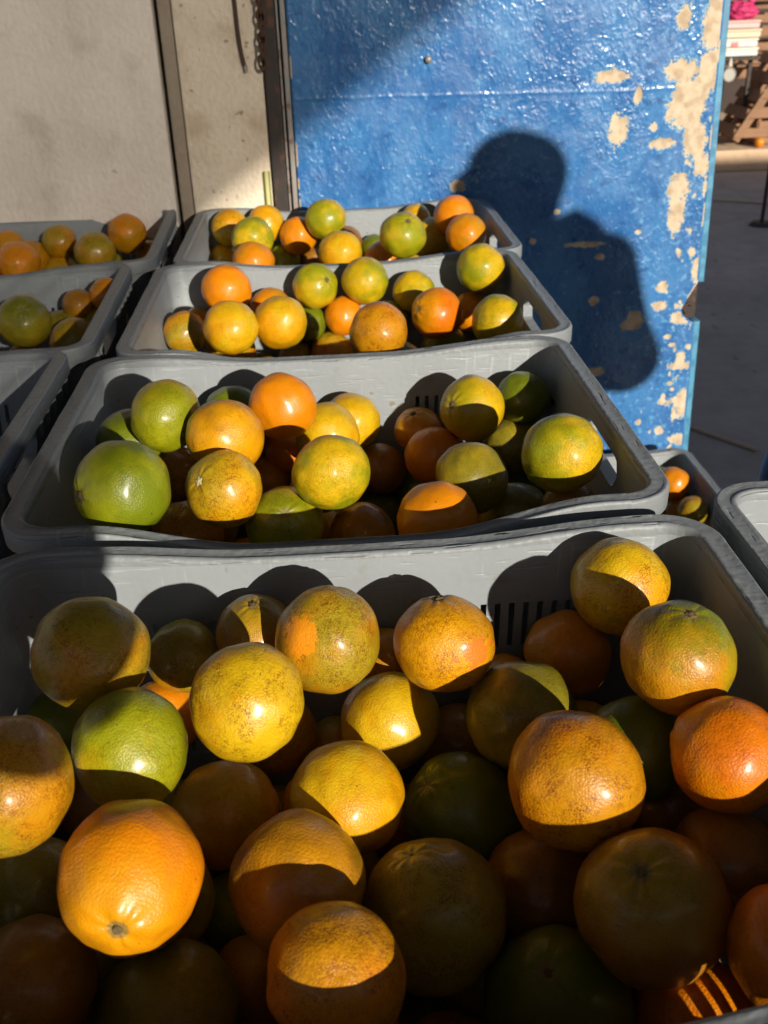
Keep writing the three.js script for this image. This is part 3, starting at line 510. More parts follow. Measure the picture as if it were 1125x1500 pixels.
fruit('B', [0.0223, 0.7030, -0.9569], 0.0395, 'brown', 'orange brown fruit just showing over the front rim in the middle of the second crate');
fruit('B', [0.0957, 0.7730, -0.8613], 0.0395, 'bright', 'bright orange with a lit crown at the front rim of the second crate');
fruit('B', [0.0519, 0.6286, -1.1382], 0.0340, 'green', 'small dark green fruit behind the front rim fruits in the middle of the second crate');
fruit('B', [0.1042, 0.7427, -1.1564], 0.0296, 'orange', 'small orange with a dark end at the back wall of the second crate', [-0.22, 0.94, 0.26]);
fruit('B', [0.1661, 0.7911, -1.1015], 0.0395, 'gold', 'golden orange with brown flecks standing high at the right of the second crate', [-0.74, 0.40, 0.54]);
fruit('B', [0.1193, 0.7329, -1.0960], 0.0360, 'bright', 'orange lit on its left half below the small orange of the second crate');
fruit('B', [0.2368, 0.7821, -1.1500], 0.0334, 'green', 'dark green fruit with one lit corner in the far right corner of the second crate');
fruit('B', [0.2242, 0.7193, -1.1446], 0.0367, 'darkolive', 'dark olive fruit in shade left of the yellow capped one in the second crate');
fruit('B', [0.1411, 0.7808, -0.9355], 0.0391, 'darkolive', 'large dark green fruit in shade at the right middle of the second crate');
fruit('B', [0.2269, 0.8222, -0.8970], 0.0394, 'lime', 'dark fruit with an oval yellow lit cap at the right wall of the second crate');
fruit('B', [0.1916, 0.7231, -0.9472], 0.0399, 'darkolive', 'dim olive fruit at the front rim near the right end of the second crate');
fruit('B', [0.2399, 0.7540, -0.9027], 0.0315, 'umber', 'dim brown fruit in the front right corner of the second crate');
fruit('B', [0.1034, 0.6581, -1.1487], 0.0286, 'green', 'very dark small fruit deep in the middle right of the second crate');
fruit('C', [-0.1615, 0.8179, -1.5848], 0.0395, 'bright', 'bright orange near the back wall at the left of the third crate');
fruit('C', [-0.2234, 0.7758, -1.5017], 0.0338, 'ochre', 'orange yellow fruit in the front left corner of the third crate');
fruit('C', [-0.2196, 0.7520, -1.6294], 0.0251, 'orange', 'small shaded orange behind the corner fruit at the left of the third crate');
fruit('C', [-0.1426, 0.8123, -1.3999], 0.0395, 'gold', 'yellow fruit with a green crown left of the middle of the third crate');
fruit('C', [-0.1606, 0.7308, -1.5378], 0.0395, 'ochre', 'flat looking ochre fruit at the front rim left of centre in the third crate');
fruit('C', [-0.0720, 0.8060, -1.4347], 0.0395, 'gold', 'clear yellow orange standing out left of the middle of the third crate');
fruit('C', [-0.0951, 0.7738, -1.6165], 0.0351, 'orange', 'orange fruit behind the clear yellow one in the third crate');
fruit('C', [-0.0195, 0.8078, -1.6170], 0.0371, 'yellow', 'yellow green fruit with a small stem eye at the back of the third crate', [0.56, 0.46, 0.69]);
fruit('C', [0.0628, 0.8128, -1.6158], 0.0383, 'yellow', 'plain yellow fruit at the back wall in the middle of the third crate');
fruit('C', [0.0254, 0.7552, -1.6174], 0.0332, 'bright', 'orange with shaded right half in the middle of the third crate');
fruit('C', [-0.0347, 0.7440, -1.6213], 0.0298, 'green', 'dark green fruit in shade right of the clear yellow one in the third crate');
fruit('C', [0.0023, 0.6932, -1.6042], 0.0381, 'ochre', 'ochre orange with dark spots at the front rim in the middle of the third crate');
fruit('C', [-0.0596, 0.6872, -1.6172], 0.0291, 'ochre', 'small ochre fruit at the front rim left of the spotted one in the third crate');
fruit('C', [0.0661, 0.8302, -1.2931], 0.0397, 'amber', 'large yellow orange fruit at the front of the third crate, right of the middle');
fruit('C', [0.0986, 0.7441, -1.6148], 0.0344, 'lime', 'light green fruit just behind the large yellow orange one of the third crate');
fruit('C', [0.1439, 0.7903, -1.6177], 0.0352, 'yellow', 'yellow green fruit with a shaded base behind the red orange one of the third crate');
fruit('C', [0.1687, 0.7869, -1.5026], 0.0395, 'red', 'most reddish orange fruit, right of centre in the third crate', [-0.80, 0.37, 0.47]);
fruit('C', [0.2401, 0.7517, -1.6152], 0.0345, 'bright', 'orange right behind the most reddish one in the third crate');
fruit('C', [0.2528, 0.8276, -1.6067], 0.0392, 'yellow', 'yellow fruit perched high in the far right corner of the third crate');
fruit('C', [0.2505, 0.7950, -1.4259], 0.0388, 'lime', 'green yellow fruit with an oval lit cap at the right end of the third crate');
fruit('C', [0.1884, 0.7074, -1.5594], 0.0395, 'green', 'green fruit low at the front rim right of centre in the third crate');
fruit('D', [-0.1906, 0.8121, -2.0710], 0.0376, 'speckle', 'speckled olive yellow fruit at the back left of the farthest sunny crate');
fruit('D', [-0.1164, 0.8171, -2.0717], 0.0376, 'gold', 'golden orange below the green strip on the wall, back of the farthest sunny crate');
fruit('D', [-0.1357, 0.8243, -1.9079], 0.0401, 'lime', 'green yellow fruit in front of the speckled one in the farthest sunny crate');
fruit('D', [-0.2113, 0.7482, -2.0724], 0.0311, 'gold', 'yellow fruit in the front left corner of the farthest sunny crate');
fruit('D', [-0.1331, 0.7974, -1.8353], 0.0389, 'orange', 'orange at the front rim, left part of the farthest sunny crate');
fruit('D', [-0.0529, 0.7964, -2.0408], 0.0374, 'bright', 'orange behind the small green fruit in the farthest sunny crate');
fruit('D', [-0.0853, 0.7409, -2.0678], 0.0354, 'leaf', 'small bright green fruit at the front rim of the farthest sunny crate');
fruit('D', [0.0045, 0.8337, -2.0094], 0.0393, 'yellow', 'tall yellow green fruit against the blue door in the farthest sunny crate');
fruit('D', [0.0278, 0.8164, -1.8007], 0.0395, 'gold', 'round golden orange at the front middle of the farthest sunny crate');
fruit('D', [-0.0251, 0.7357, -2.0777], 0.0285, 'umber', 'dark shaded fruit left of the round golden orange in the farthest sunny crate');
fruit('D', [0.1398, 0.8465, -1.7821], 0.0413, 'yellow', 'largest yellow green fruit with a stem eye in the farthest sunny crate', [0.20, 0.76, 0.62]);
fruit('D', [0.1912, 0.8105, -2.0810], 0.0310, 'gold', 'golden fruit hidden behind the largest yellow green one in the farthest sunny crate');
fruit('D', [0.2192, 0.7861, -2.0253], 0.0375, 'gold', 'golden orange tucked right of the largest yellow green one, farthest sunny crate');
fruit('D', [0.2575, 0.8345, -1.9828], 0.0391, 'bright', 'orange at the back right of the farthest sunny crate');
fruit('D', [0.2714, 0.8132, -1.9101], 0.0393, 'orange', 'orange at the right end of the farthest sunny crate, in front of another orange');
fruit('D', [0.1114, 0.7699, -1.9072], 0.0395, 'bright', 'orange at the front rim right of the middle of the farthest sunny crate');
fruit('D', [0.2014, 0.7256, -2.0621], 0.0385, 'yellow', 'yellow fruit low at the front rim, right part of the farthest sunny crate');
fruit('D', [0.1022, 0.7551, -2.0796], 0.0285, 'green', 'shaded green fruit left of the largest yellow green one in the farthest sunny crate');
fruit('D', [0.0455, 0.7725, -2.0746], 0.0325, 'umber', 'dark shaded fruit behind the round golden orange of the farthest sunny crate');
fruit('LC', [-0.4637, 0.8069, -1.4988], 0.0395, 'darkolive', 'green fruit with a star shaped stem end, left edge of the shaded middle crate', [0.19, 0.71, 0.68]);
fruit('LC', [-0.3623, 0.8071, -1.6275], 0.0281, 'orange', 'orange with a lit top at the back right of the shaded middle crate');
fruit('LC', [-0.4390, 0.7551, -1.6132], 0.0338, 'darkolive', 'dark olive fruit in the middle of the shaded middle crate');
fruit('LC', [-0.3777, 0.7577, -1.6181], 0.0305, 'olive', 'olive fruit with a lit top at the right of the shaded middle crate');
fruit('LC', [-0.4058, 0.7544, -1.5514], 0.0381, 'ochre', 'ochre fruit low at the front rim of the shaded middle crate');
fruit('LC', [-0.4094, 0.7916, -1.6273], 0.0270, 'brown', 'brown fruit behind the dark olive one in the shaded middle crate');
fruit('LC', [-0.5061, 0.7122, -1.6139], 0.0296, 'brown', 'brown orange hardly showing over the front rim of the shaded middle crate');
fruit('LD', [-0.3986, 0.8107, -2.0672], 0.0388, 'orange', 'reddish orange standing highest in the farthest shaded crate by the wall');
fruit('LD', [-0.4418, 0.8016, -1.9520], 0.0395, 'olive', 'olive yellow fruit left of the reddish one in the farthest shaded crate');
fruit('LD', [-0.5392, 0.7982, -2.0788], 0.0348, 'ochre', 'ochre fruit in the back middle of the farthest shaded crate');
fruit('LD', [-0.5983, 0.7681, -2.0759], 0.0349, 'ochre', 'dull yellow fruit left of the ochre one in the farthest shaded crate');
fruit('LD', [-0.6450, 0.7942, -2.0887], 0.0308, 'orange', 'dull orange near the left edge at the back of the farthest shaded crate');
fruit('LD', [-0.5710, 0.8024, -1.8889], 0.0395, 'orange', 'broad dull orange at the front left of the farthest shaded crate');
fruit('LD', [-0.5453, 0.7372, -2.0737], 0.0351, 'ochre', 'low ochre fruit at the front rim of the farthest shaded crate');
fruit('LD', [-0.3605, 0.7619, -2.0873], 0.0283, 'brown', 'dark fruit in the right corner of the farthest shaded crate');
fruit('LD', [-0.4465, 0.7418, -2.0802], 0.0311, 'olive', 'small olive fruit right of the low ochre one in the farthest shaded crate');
fruit('E', [0.7526, 0.2293, -1.9510], 0.0369, 'bright', 'lit orange in the low crate at the foot of the blue door');
fruit('E', [0.7513, 0.2011, -2.0145], 0.0349, 'lime', 'green fruit behind the lit orange in the low crate at the foot of the door');
fruit('E', [0.7470, 0.1326, -2.0083], 0.0337, 'lime', 'yellow green fruit before the lit orange in the low crate by the door');
fruit('E', [0.7640, 0.2126, -1.8478], 0.0326, 'olive', 'dim olive fruit below the handle hole of the low crate by the door');
fruit('E', [0.7657, 0.1696, -1.9269], 0.0309, 'brown', 'dim brown fruit between two greenish ones in the low crate by the door');
for (const [x, y, z, r] of [[-0.173, 0.632, -0.532, 0.036], [-0.034, 0.666, -0.505, 0.038], [0.164, 0.632, -0.611, 0.036], [-0.012, 0.633, -0.430, 0.038], [0.186, 0.699, -0.606, 0.035], [0.186, 0.632, -0.489, 0.037], [0.034, 0.633, -0.505, 0.037], [-0.063, 0.631, -0.604, 0.036], [0.050, 0.632, -0.384, 0.037], [-0.142, 0.633, -0.616, 0.037], [-0.017, 0.687, -0.379, 0.035], [-0.192, 0.631, -0.381, 0.035], [-0.139, 0.743, -0.450, 0.036], [-0.193, 0.635, -0.464, 0.036], [0.135, 0.632, -0.545, 0.036], [0.164, 0.700, -0.539, 0.036], [-0.140, 0.684, -0.494, 0.037], [0.213, 0.626, -0.551, 0.030], [-0.079, 0.626, -0.374, 0.030], [0.083, 0.628, -0.453, 0.032], [-0.028, 0.683, -0.575, 0.031], [-0.095, 0.627, -0.528, 0.031], [0.149, 0.626, -0.427, 0.031], [0.214, 0.626, -0.424, 0.030], [0.187, 0.686, -0.447, 0.030], [-0.013, 0.626, -0.557, 0.030]]) buried('A', [x, y, z], r);
for (const [x, y, z, r] of [[-0.049, 0.630, -0.957, 0.038], [0.072, 0.629, -0.935, 0.037], [-0.051, 0.697, -0.991, 0.037], [-0.147, 0.627, -0.885, 0.035], [0.182, 0.630, -0.980, 0.038], [0.106, 0.662, -0.876, 0.038], [-0.112, 0.630, -1.027, 0.038], [0.024, 0.627, -1.010, 0.036], [-0.027, 0.659, -1.051, 0.039], [-0.087, 0.685, -0.922, 0.037], [-0.200, 0.629, -0.963, 0.037], [-0.156, 0.692, -1.028, 0.036], [0.111, 0.668, -0.984, 0.036], [0.124, 0.628, -1.070, 0.036], [0.011, 0.628, -0.871, 0.036], [-0.172, 0.631, -1.107, 0.039], [0.178, 0.697, -1.018, 0.037], [0.170, 0.673, -1.103, 0.038], [0.195, 0.629, -0.873, 0.037], [-0.192, 0.684, -0.871, 0.036], [-0.073, 0.631, -1.107, 0.039], [-0.025, 0.688, -0.879, 0.036], [0.197, 0.627, -1.053, 0.035], [-0.199, 0.627, -1.037, 0.035], [-0.070, 0.627, -0.880, 0.035], [0.100, 0.711, -0.929, 0.035], [-0.016, 0.699, -1.112, 0.035], [-0.134, 0.644, -0.959, 0.032], [-0.111, 0.719, -0.869, 0.031], [-0.024, 0.758, -0.978, 0.030], [0.203, 0.696, -0.864, 0.032], [-0.144, 0.695, -1.104, 0.031], [-0.131, 0.750, -1.004, 0.030], [0.141, 0.624, -0.923, 0.032]]) buried('B', [x, y, z], r);
for (const [x, y, z, r] of [[-0.014, 0.629, -1.375, 0.038], [0.220, 0.629, -1.543, 0.038], [-0.139, 0.626, -1.418, 0.035], [0.023, 0.692, -1.387, 0.037], [-0.030, 0.629, -1.559, 0.038], [0.136, 0.628, -1.485, 0.037], [-0.181, 0.680, -1.441, 0.037], [0.127, 0.693, -1.448, 0.038], [0.206, 0.628, -1.341, 0.037], [-0.083, 0.626, -1.349, 0.035], [-0.139, 0.628, -1.525, 0.037], [0.096, 0.626, -1.388, 0.035], [0.085, 0.630, -1.564, 0.039], [0.101, 0.743, -1.401, 0.036], [-0.043, 0.626, -1.465, 0.035], [0.026, 0.656, -1.517, 0.037], [0.099, 0.702, -1.548, 0.035], [0.221, 0.668, -1.400, 0.037], [-0.041, 0.690, -1.437, 0.035], [-0.096, 0.687, -1.383, 0.035], [0.061, 0.737, -1.339, 0.038], [-0.111, 0.680, -1.480, 0.037], [0.102, 0.675, -1.337, 0.036], [0.215, 0.726, -1.359, 0.035], [-0.034, 0.686, -1.331, 0.035], [-0.179, 0.628, -1.337, 0.037], [-0.147, 0.727, -1.351, 0.036], [0.024, 0.627, -1.439, 0.035], [0.051, 0.693, -1.458, 0.038], [-0.119, 0.676, -1.576, 0.037], [0.206, 0.663, -1.479, 0.036], [0.157, 0.690, -1.379, 0.035], [0.135, 0.734, -1.328, 0.031], [0.037, 0.621, -1.328, 0.030], [-0.090, 0.756, -1.328, 0.033], [0.161, 0.625, -1.416, 0.034]]) buried('C', [x, y, z], r);
for (const [x, y, z, r] of [[-0.031, 0.629, -2.018, 0.038], [0.130, 0.627, -1.932, 0.036], [0.212, 0.628, -1.846, 0.037], [0.022, 0.627, -1.882, 0.036], [0.149, 0.659, -1.861, 0.036], [-0.107, 0.626, -1.927, 0.035], [0.155, 0.687, -1.963, 0.036], [0.246, 0.655, -1.788, 0.035], [-0.148, 0.669, -1.971, 0.038], [0.094, 0.702, -1.876, 0.035], [0.031, 0.679, -1.833, 0.036], [-0.146, 0.628, -1.843, 0.037], [-0.052, 0.626, -1.877, 0.035], [-0.029, 0.721, -1.833, 0.038], [-0.096, 0.684, -1.835, 0.037], [-0.040, 0.680, -1.962, 0.037], [0.035, 0.680, -1.929, 0.037], [0.108, 0.629, -2.028, 0.038], [0.105, 0.704, -2.019, 0.037], [-0.133, 0.735, -1.937, 0.036], [0.181, 0.629, -2.007, 0.038], [0.114, 0.628, -1.796, 0.037], [0.205, 0.711, -1.797, 0.036], [0.197, 0.650, -1.912, 0.035], [0.038, 0.627, -1.785, 0.036], [-0.036, 0.628, -1.800, 0.037], [0.031, 0.753, -1.909, 0.038], [-0.142, 0.727, -2.015, 0.036], [-0.074, 0.708, -1.903, 0.037], [0.024, 0.679, -2.025, 0.036]]) buried('D', [x, y, z], r);
for (const [x, y, z, r] of [[-0.624, 0.628, -1.446, 0.036], [-0.553, 0.629, -1.346, 0.037], [-0.822, 0.628, -1.547, 0.036], [-0.465, 0.628, -1.420, 0.036], [-0.578, 0.688, -1.379, 0.036], [-0.813, 0.679, -1.500, 0.035], [-0.669, 0.628, -1.516, 0.036], [-0.509, 0.654, -1.474, 0.038], [-0.686, 0.630, -1.350, 0.038], [-0.530, 0.722, -1.502, 0.038], [-0.677, 0.703, -1.530, 0.039], [-0.496, 0.672, -1.334, 0.036], [-0.614, 0.681, -1.493, 0.037], [-0.812, 0.628, -1.399, 0.036], [-0.609, 0.748, -1.525, 0.036], [-0.816, 0.700, -1.388, 0.036]]) buried('LC', [x, y, z], r);
for (const [x, y, z, r] of [[-0.601, 0.628, -1.921, 0.036], [-0.428, 0.630, -1.999, 0.038], [-0.722, 0.630, -1.943, 0.038], [-0.707, 0.630, -1.828, 0.038], [-0.640, 0.691, -1.905, 0.039], [-0.672, 0.663, -1.990, 0.039], [-0.728, 0.695, -1.865, 0.039], [-0.467, 0.695, -2.010, 0.039], [-0.544, 0.663, -1.896, 0.035], [-0.718, 0.726, -2.000, 0.038], [-0.730, 0.769, -1.854, 0.037], [-0.519, 0.627, -2.005, 0.035], [-0.541, 0.687, -1.965, 0.039], [-0.565, 0.724, -1.863, 0.036], [-0.410, 0.630, -1.871, 0.038], [-0.433, 0.695, -1.902, 0.039], [-0.696, 0.742, -1.930, 0.038], [-0.669, 0.688, -1.800, 0.036]]) buried('LD', [x, y, z], r);
for (const [x, y, z, r] of [[0.720, 0.051, -1.892, 0.039], [0.572, 0.048, -1.955, 0.036], [0.658, 0.050, -1.768, 0.038], [0.541, 0.051, -1.855, 0.039], [0.718, 0.125, -1.882, 0.037], [0.537, 0.047, -1.696, 0.035], [0.631, 0.121, -1.780, 0.037], [0.644, 0.166, -1.721, 0.038], [0.528, 0.083, -1.760, 0.039], [0.607, 0.186, -1.807, 0.038]]) buried('E', [x, y, z], r);

// ---------------------------------------------------------------- the lane behind, right of the door
const paint = (r, g, b, rough = 0.6) => new THREE.MeshStandardMaterial({ color: lin(r, g, b), roughness: rough });
const crateWood = new THREE.MeshStandardMaterial({ map: woodMap, color: lin(1.5, 1.15, 0.95), roughness: 0.85 });
function slatCrate(x, y, z, w, h, d, turn, tilt, label) {
  const t = thing('wooden_crate', label, 'wooden crate', 'slatted wooden crates of the far stall');
  for (const s of [-1, 1]) for (const q of [-1, 1]) mesh('post', box(0.025, h, 0.025, s * (w / 2 - 0.0125), h / 2, q * (d / 2 - 0.03), 0.002), crateWood, t);
  const rows = Math.max(3, Math.round(h / 0.09));
  for (let k = 0; k < rows; k++) { const yy = (k + 0.5) * h / rows; for (const q of [-1, 1]) mesh('slat', box(w, 0.05, 0.008, 0, yy, q * (d / 2 - 0.004), 0.001), crateWood, t); for (const s of [-1, 1]) mesh('slat', box(0.008, 0.05, d - 0.02, s * (w / 2 + 0.005), yy, 0, 0.001), crateWood, t); }
  for (let k = 0; k < 4; k++) mesh('slat', box(w - 0.03, 0.008, 0.06, 0, 0.012, -d / 2 + (k + 0.5) * d / 4, 0.001), crateWood, t);
  t.position.set(x, y, z); t.rotation.set(tilt, turn, 0, 'YXZ'); return t;
}
slatCrate(3.29, 0.142, -7.34, 0.53, 0.27, 0.34, 0.15, 0, 'brown slatted wooden crate on the kerb of the far stall, at the right edge');
{
  const t = thing('wooden_pallet', 'brown wooden pallet leaning against the crates of the far stall', 'pallet');
  const L = 0.62, ang = 1.02;
  for (const z of [0, 0.16, 0.32]) { const g = box(L, 0.055, 0.03, L / 2, 0, 0, 0.003); g.rotateZ(ang); g.translate(0, 0, -z); mesh('stringer', g, crateWood, t); }
  for (let k = 0; k < 5; k++) { const g = box(0.075, 0.016, 0.42, 0.05 + k * 0.13, 0.036, -0.16, 0.002); g.rotateZ(ang); mesh('board', g, crateWood, t); }
  for (let k = 0; k < 4; k++) { const g = box(0.45, 0.06, 0.014, 0.20, 0, 0.024, 0.002); g.translate(0.0 + 0.075 * k, 0.05 + k * 0.125, 0); mesh('slat', g, crateWood, t); }
  t.position.set(2.90, 0.18, -7.15);
}
slatCrate(3.32, 0.79, -7.85, 0.54, 0.26, 0.34, -0.1, 0, 'dark slatted wooden crate, topmost at the far stall');
slatCrate(3.32, 0.52, -7.90, 0.54, 0.26, 0.34, 0.06, 0, 'dark slatted wooden crate under the topmost one at the far stall');
{
  const kerb = new THREE.MeshStandardMaterial({ map: plasterMap, color: lin(0.85, 0.66, 0.48), bumpMap: plasterBump, bumpScale: 0.008, roughness: 0.9 });
  structure('stall_platform', box(7, 0.14, 4.2, 5.7, 0.07, -9.1, 0.01), kerb);
  const lid = (x, y, w, h, m, label) => { const t = thing('foam_box', label, 'box', 'pale boxes stacked at the far stall'); mesh('box_body', box(w, h * 0.66, 0.22, 0, h * 0.33, 0, 0.007), m, t); mesh('box_lid', box(w + 0.01, h * 0.30, 0.23, 0, h * 0.83, 0, 0.007), m, t); t.position.set(x, y, -7.3); return t; };
  const white = paint(0.78, 0.75, 0.68), cream = paint(0.72, 0.62, 0.45), pink = paint(0.75, 0.48, 0.45);
  lid(2.886, 0.716, 0.223, 0.053, white, 'lowest white foam box of the pale stack at the far stall');
  const b = lid(2.873, 0.7725, 0.232, 0.053, white, 'white foam box with a pink tag, second from below in the pale stack');
  mesh('tag', box(0.052, 0.026, 0.003, -0.043, 0.017, 0.112, 0.001), paint(0.7, 0.2, 0.2), b);
  lid(2.882, 0.829, 0.24, 0.053, cream, 'cream coloured foam box below the pinkish one in the pale stack');
  lid(2.873, 0.8855, 0.232, 0.050, pink, 'pinkish foam box on top of the pale stack under the magenta sack');
  const s = thing('mesh_sack', 'crumpled magenta mesh sack on the pale boxes of the far stall', 'sack');
  const g = new THREE.SphereGeometry(1, 56, 40), p = g.attributes.position, v = new THREE.Vector3();
  for (let i = 0; i < p.count; i++) { v.fromBufferAttribute(p, i); const r = 1 + 0.5 * fbm(v.x * 2.6, v.y * 2.6, v.z * 2.6, 4); p.setXYZ(i, v.x * r * 0.107, Math.max(-0.047, v.y * r * 0.06), v.z * r * 0.086); }
  g.computeVertexNormals(); mesh('sack_body', g, paint(0.55, 0.03, 0.14), s); const kn = new THREE.SphereGeometry(0.026, 16, 12); kn.scale(1, 0.8, 1); kn.translate(0.06, 0.064, 0.017); mesh('knot', kn, paint(0.6, 0.05, 0.2), s); s.position.set(2.886, 0.985, -7.3);
  const sc = thing('dial_scale', 'white scale with a round dial hanging at the edge of the blue door, far stall', 'scale');
  const dl = new THREE.CylinderGeometry(0.042, 0.042, 0.026, 32); dl.rotateX(Math.PI / 2); mesh('dial', dl, paint(0.42, 0.40, 0.35), sc);
  const rg = new THREE.TorusGeometry(0.042, 0.004, 8, 32); rg.translate(0, 0, 0.012); mesh('dial_ring', rg, greySteel, sc);
  const hk = new THREE.CylinderGeometry(0.010, 0.015, 0.06, 12); hk.translate(0, 0.082, 0); mesh('neck', hk, paint(0.6, 0.58, 0.52), sc); sc.position.set(2.832, 0.60, -7.23);
  const t = thing('stall_table', 'dark stall table under the pale boxes at the far stall', 'table');
  mesh('tabletop', box(0.43, 0.026, 0.6, 2.82, 0.700, -7.52, 0.003), darkSteel, t);
  for (const [x, z] of [[2.64, -7.3], [3.0, -7.3], [2.64, -7.78], [3.0, -7.78]]) mesh('leg', box(0.026, 0.544, 0.026, x, 0.413, z, 0.003), darkSteel, t);
  const w2 = thing('stall_shade_backdrop', 'dark backdrop for the shaded inside of the far stall behind the wooden crates', 'wall');
  mesh('wall_panel', box(9, 3, 0.15, 5.0, 1.5, -9.1, 0.01), new THREE.MeshStandardMaterial({ map: plasterMap, color: lin(0.07, 0.055, 0.055), roughness: 0.9 }), w2);  // near-black colour stands in for the shade inside the stall
  const wl = thing('wooden_counter', 'white edged counter plank above the crates at the top right corner of the photo', 'counter');
  mesh('plank', box(0.43, 0.10, 0.043, 3.32, 1.105, -7.55, 0.004), paint(0.75, 0.74, 0.7), wl); mesh('bracket', box(0.034, 0.91, 0.034, 3.51, 0.597, -7.56, 0.003), darkSteel, wl);
  for (const [x, y, z, l] of [[3.14, 0.52, -7.13, 'small orange lying on the slats of the tilted wooden crate, far stall'], [3.05, 0.172, -7.08, 'small orange fallen on the kerb before the wooden crates, far stall']]) {
    const o = thing('orange', l, 'orange', 'oranges of the far stall'); mesh('peel', smallShape, skinMat.bright, o); mesh('stem_scar', stemGeo, stemMat, o); o.position.set(x, y, z); o.scale.setScalar(0.033);
  }
  for (const [x, z, l, a, lb] of [[1.135, -2.68, 0.30, -0.95, 'thin pale streak lying on the dark lane near the foot of the door'], [2.54, -5.95, 0.42, -0.55, 'thin pale streak lying farther out on the lane beside the pole']]) {
    const k = thing('pale_streak', lb, 'stick'), q = new THREE.CylinderGeometry(0.005, 0.007, l, 8); q.rotateZ(Math.PI / 2); mesh('shaft', q, paint(0.5, 0.36, 0.27, 0.9), k); k.position.set(x, 0.007, z); k.rotation.y = a;  // each pale streak on the lane is built as a thin rod
  }
  const ba = thing('plastic_barrel', 'dark blue plastic barrel with a rounded shoulder at the right edge of the photo', 'barrel');
  const prof = [[0, 0], [0.17, 0], [0.19, 0.02], [0.197, 0.22], [0.203, 0.25], [0.197, 0.28], [0.203, 0.52], [0.197, 0.55], [0.192, 0.70], [0.180, 0.755], [0.155, 0.780], [0.145, 0.772], [0, 0.770]].map(([x, y]) => new THREE.Vector2(x, y));
  mesh('barrel_body', new THREE.LatheGeometry(prof, 40), paint(0.010, 0.030, 0.16, 0.4), ba); const cap = new THREE.CylinderGeometry(0.03, 0.032, 0.02, 20); cap.translate(0.09, 0.782, 0); mesh('cap', cap, paint(0.02, 0.02, 0.03, 0.5), ba); ba.position.set(0.700, 0, -1.0);
  const po = thing('thin_pole', 'thin dark pole standing on the lane at the right edge of the photo', 'pole');
  const pg = new THREE.CylinderGeometry(0.010, 0.010, 1.6, 12); pg.translate(0, 0.8, 0); mesh('shaft', pg, darkSteel, po); const ft = new THREE.CylinderGeometry(0.05, 0.07, 0.02, 16); ft.translate(0, 0.01, 0); mesh('foot', ft, darkSteel, po); po.position.set(2.39, 0, -5.37);
}

// ---------------------------------------------------------------- out of view behind the camera, placed for the shadows they cast
// a point on the door's shadow traced back towards the sun by dz metres
const back = (x, y, dz, z0 = DZ) => new THREE.Vector3(x + dz * toSun.x / toSun.z, y + dz * toSun.y / toSun.z, z0 + dz);
{
  const a = thing('unseen_awning', 'large tilted awning of dark strips out of view, placed to shade wall and crates', 'unseen_awning');  // out of view, placed to shade the wall, door corner and left crates
  const e0 = back(-0.19, 0.86, 8.14), e1 = back(0.298, 1.208, 8.14), dir = e1.clone().sub(e0).normalize(), nrm = new THREE.Vector3(-dir.y, dir.x, 0.25).normalize();
  const N = 60, M = 90, W = 0.78;
  const at = (i, j) => { const s = -2.6 + 5.2 * i / N, t = 3.6 * j / M; return e0.clone().addScaledVector(dir, s).addScaledVector(nrm, t).add(new THREE.Vector3(0, 0, 0.06 * Math.sin(s * 2 + t))); };
  const reed = new THREE.MeshStandardMaterial({ color: lin(0.14, 0.13, 0.10), roughness: 0.8, side: THREE.DoubleSide });
  for (let j = 0; j < M; j++) {                                     // long strips with gaps that let a third of the sun through
    const pos = [], idx = [];
    for (let i = 0; i <= N; i++) pos.push(...at(i, j).toArray(), ...at(i, j + W).toArray());
    for (let i = 0; i < N; i++) { const k = 2 * i; idx.push(k, k + 1, k + 2, k + 1, k + 3, k + 2); }
    const g = new THREE.BufferGeometry(); g.setAttribute('position', new THREE.Float32BufferAttribute(pos, 3)); g.setIndex(idx); g.computeVertexNormals();
    mesh('strip', g, reed, a);
  }
  for (const [i, j] of [[0, 0], [N, 0], [0, M]]) { const p = at(i, j); const c = new THREE.CylinderGeometry(0.03, 0.03, p.y, 12); c.translate(p.x, p.y / 2, p.z); mesh('post', c, greySteel, a); }
}
{
  const b = thing('unseen_side_wall', 'plain concrete wall out of view behind the viewer, placed to shade the lane', 'wall');  // out of view, placed to keep the lane floor in shade
  mesh('wall_panel', box(7, 2.75, 0.25, 6.25, 1.375, 2.0, 0.01), cement, b); mesh('coping', box(7.1, 0.08, 0.33, 6.25, 2.79, 2.0, 0.01), cement, b);
}
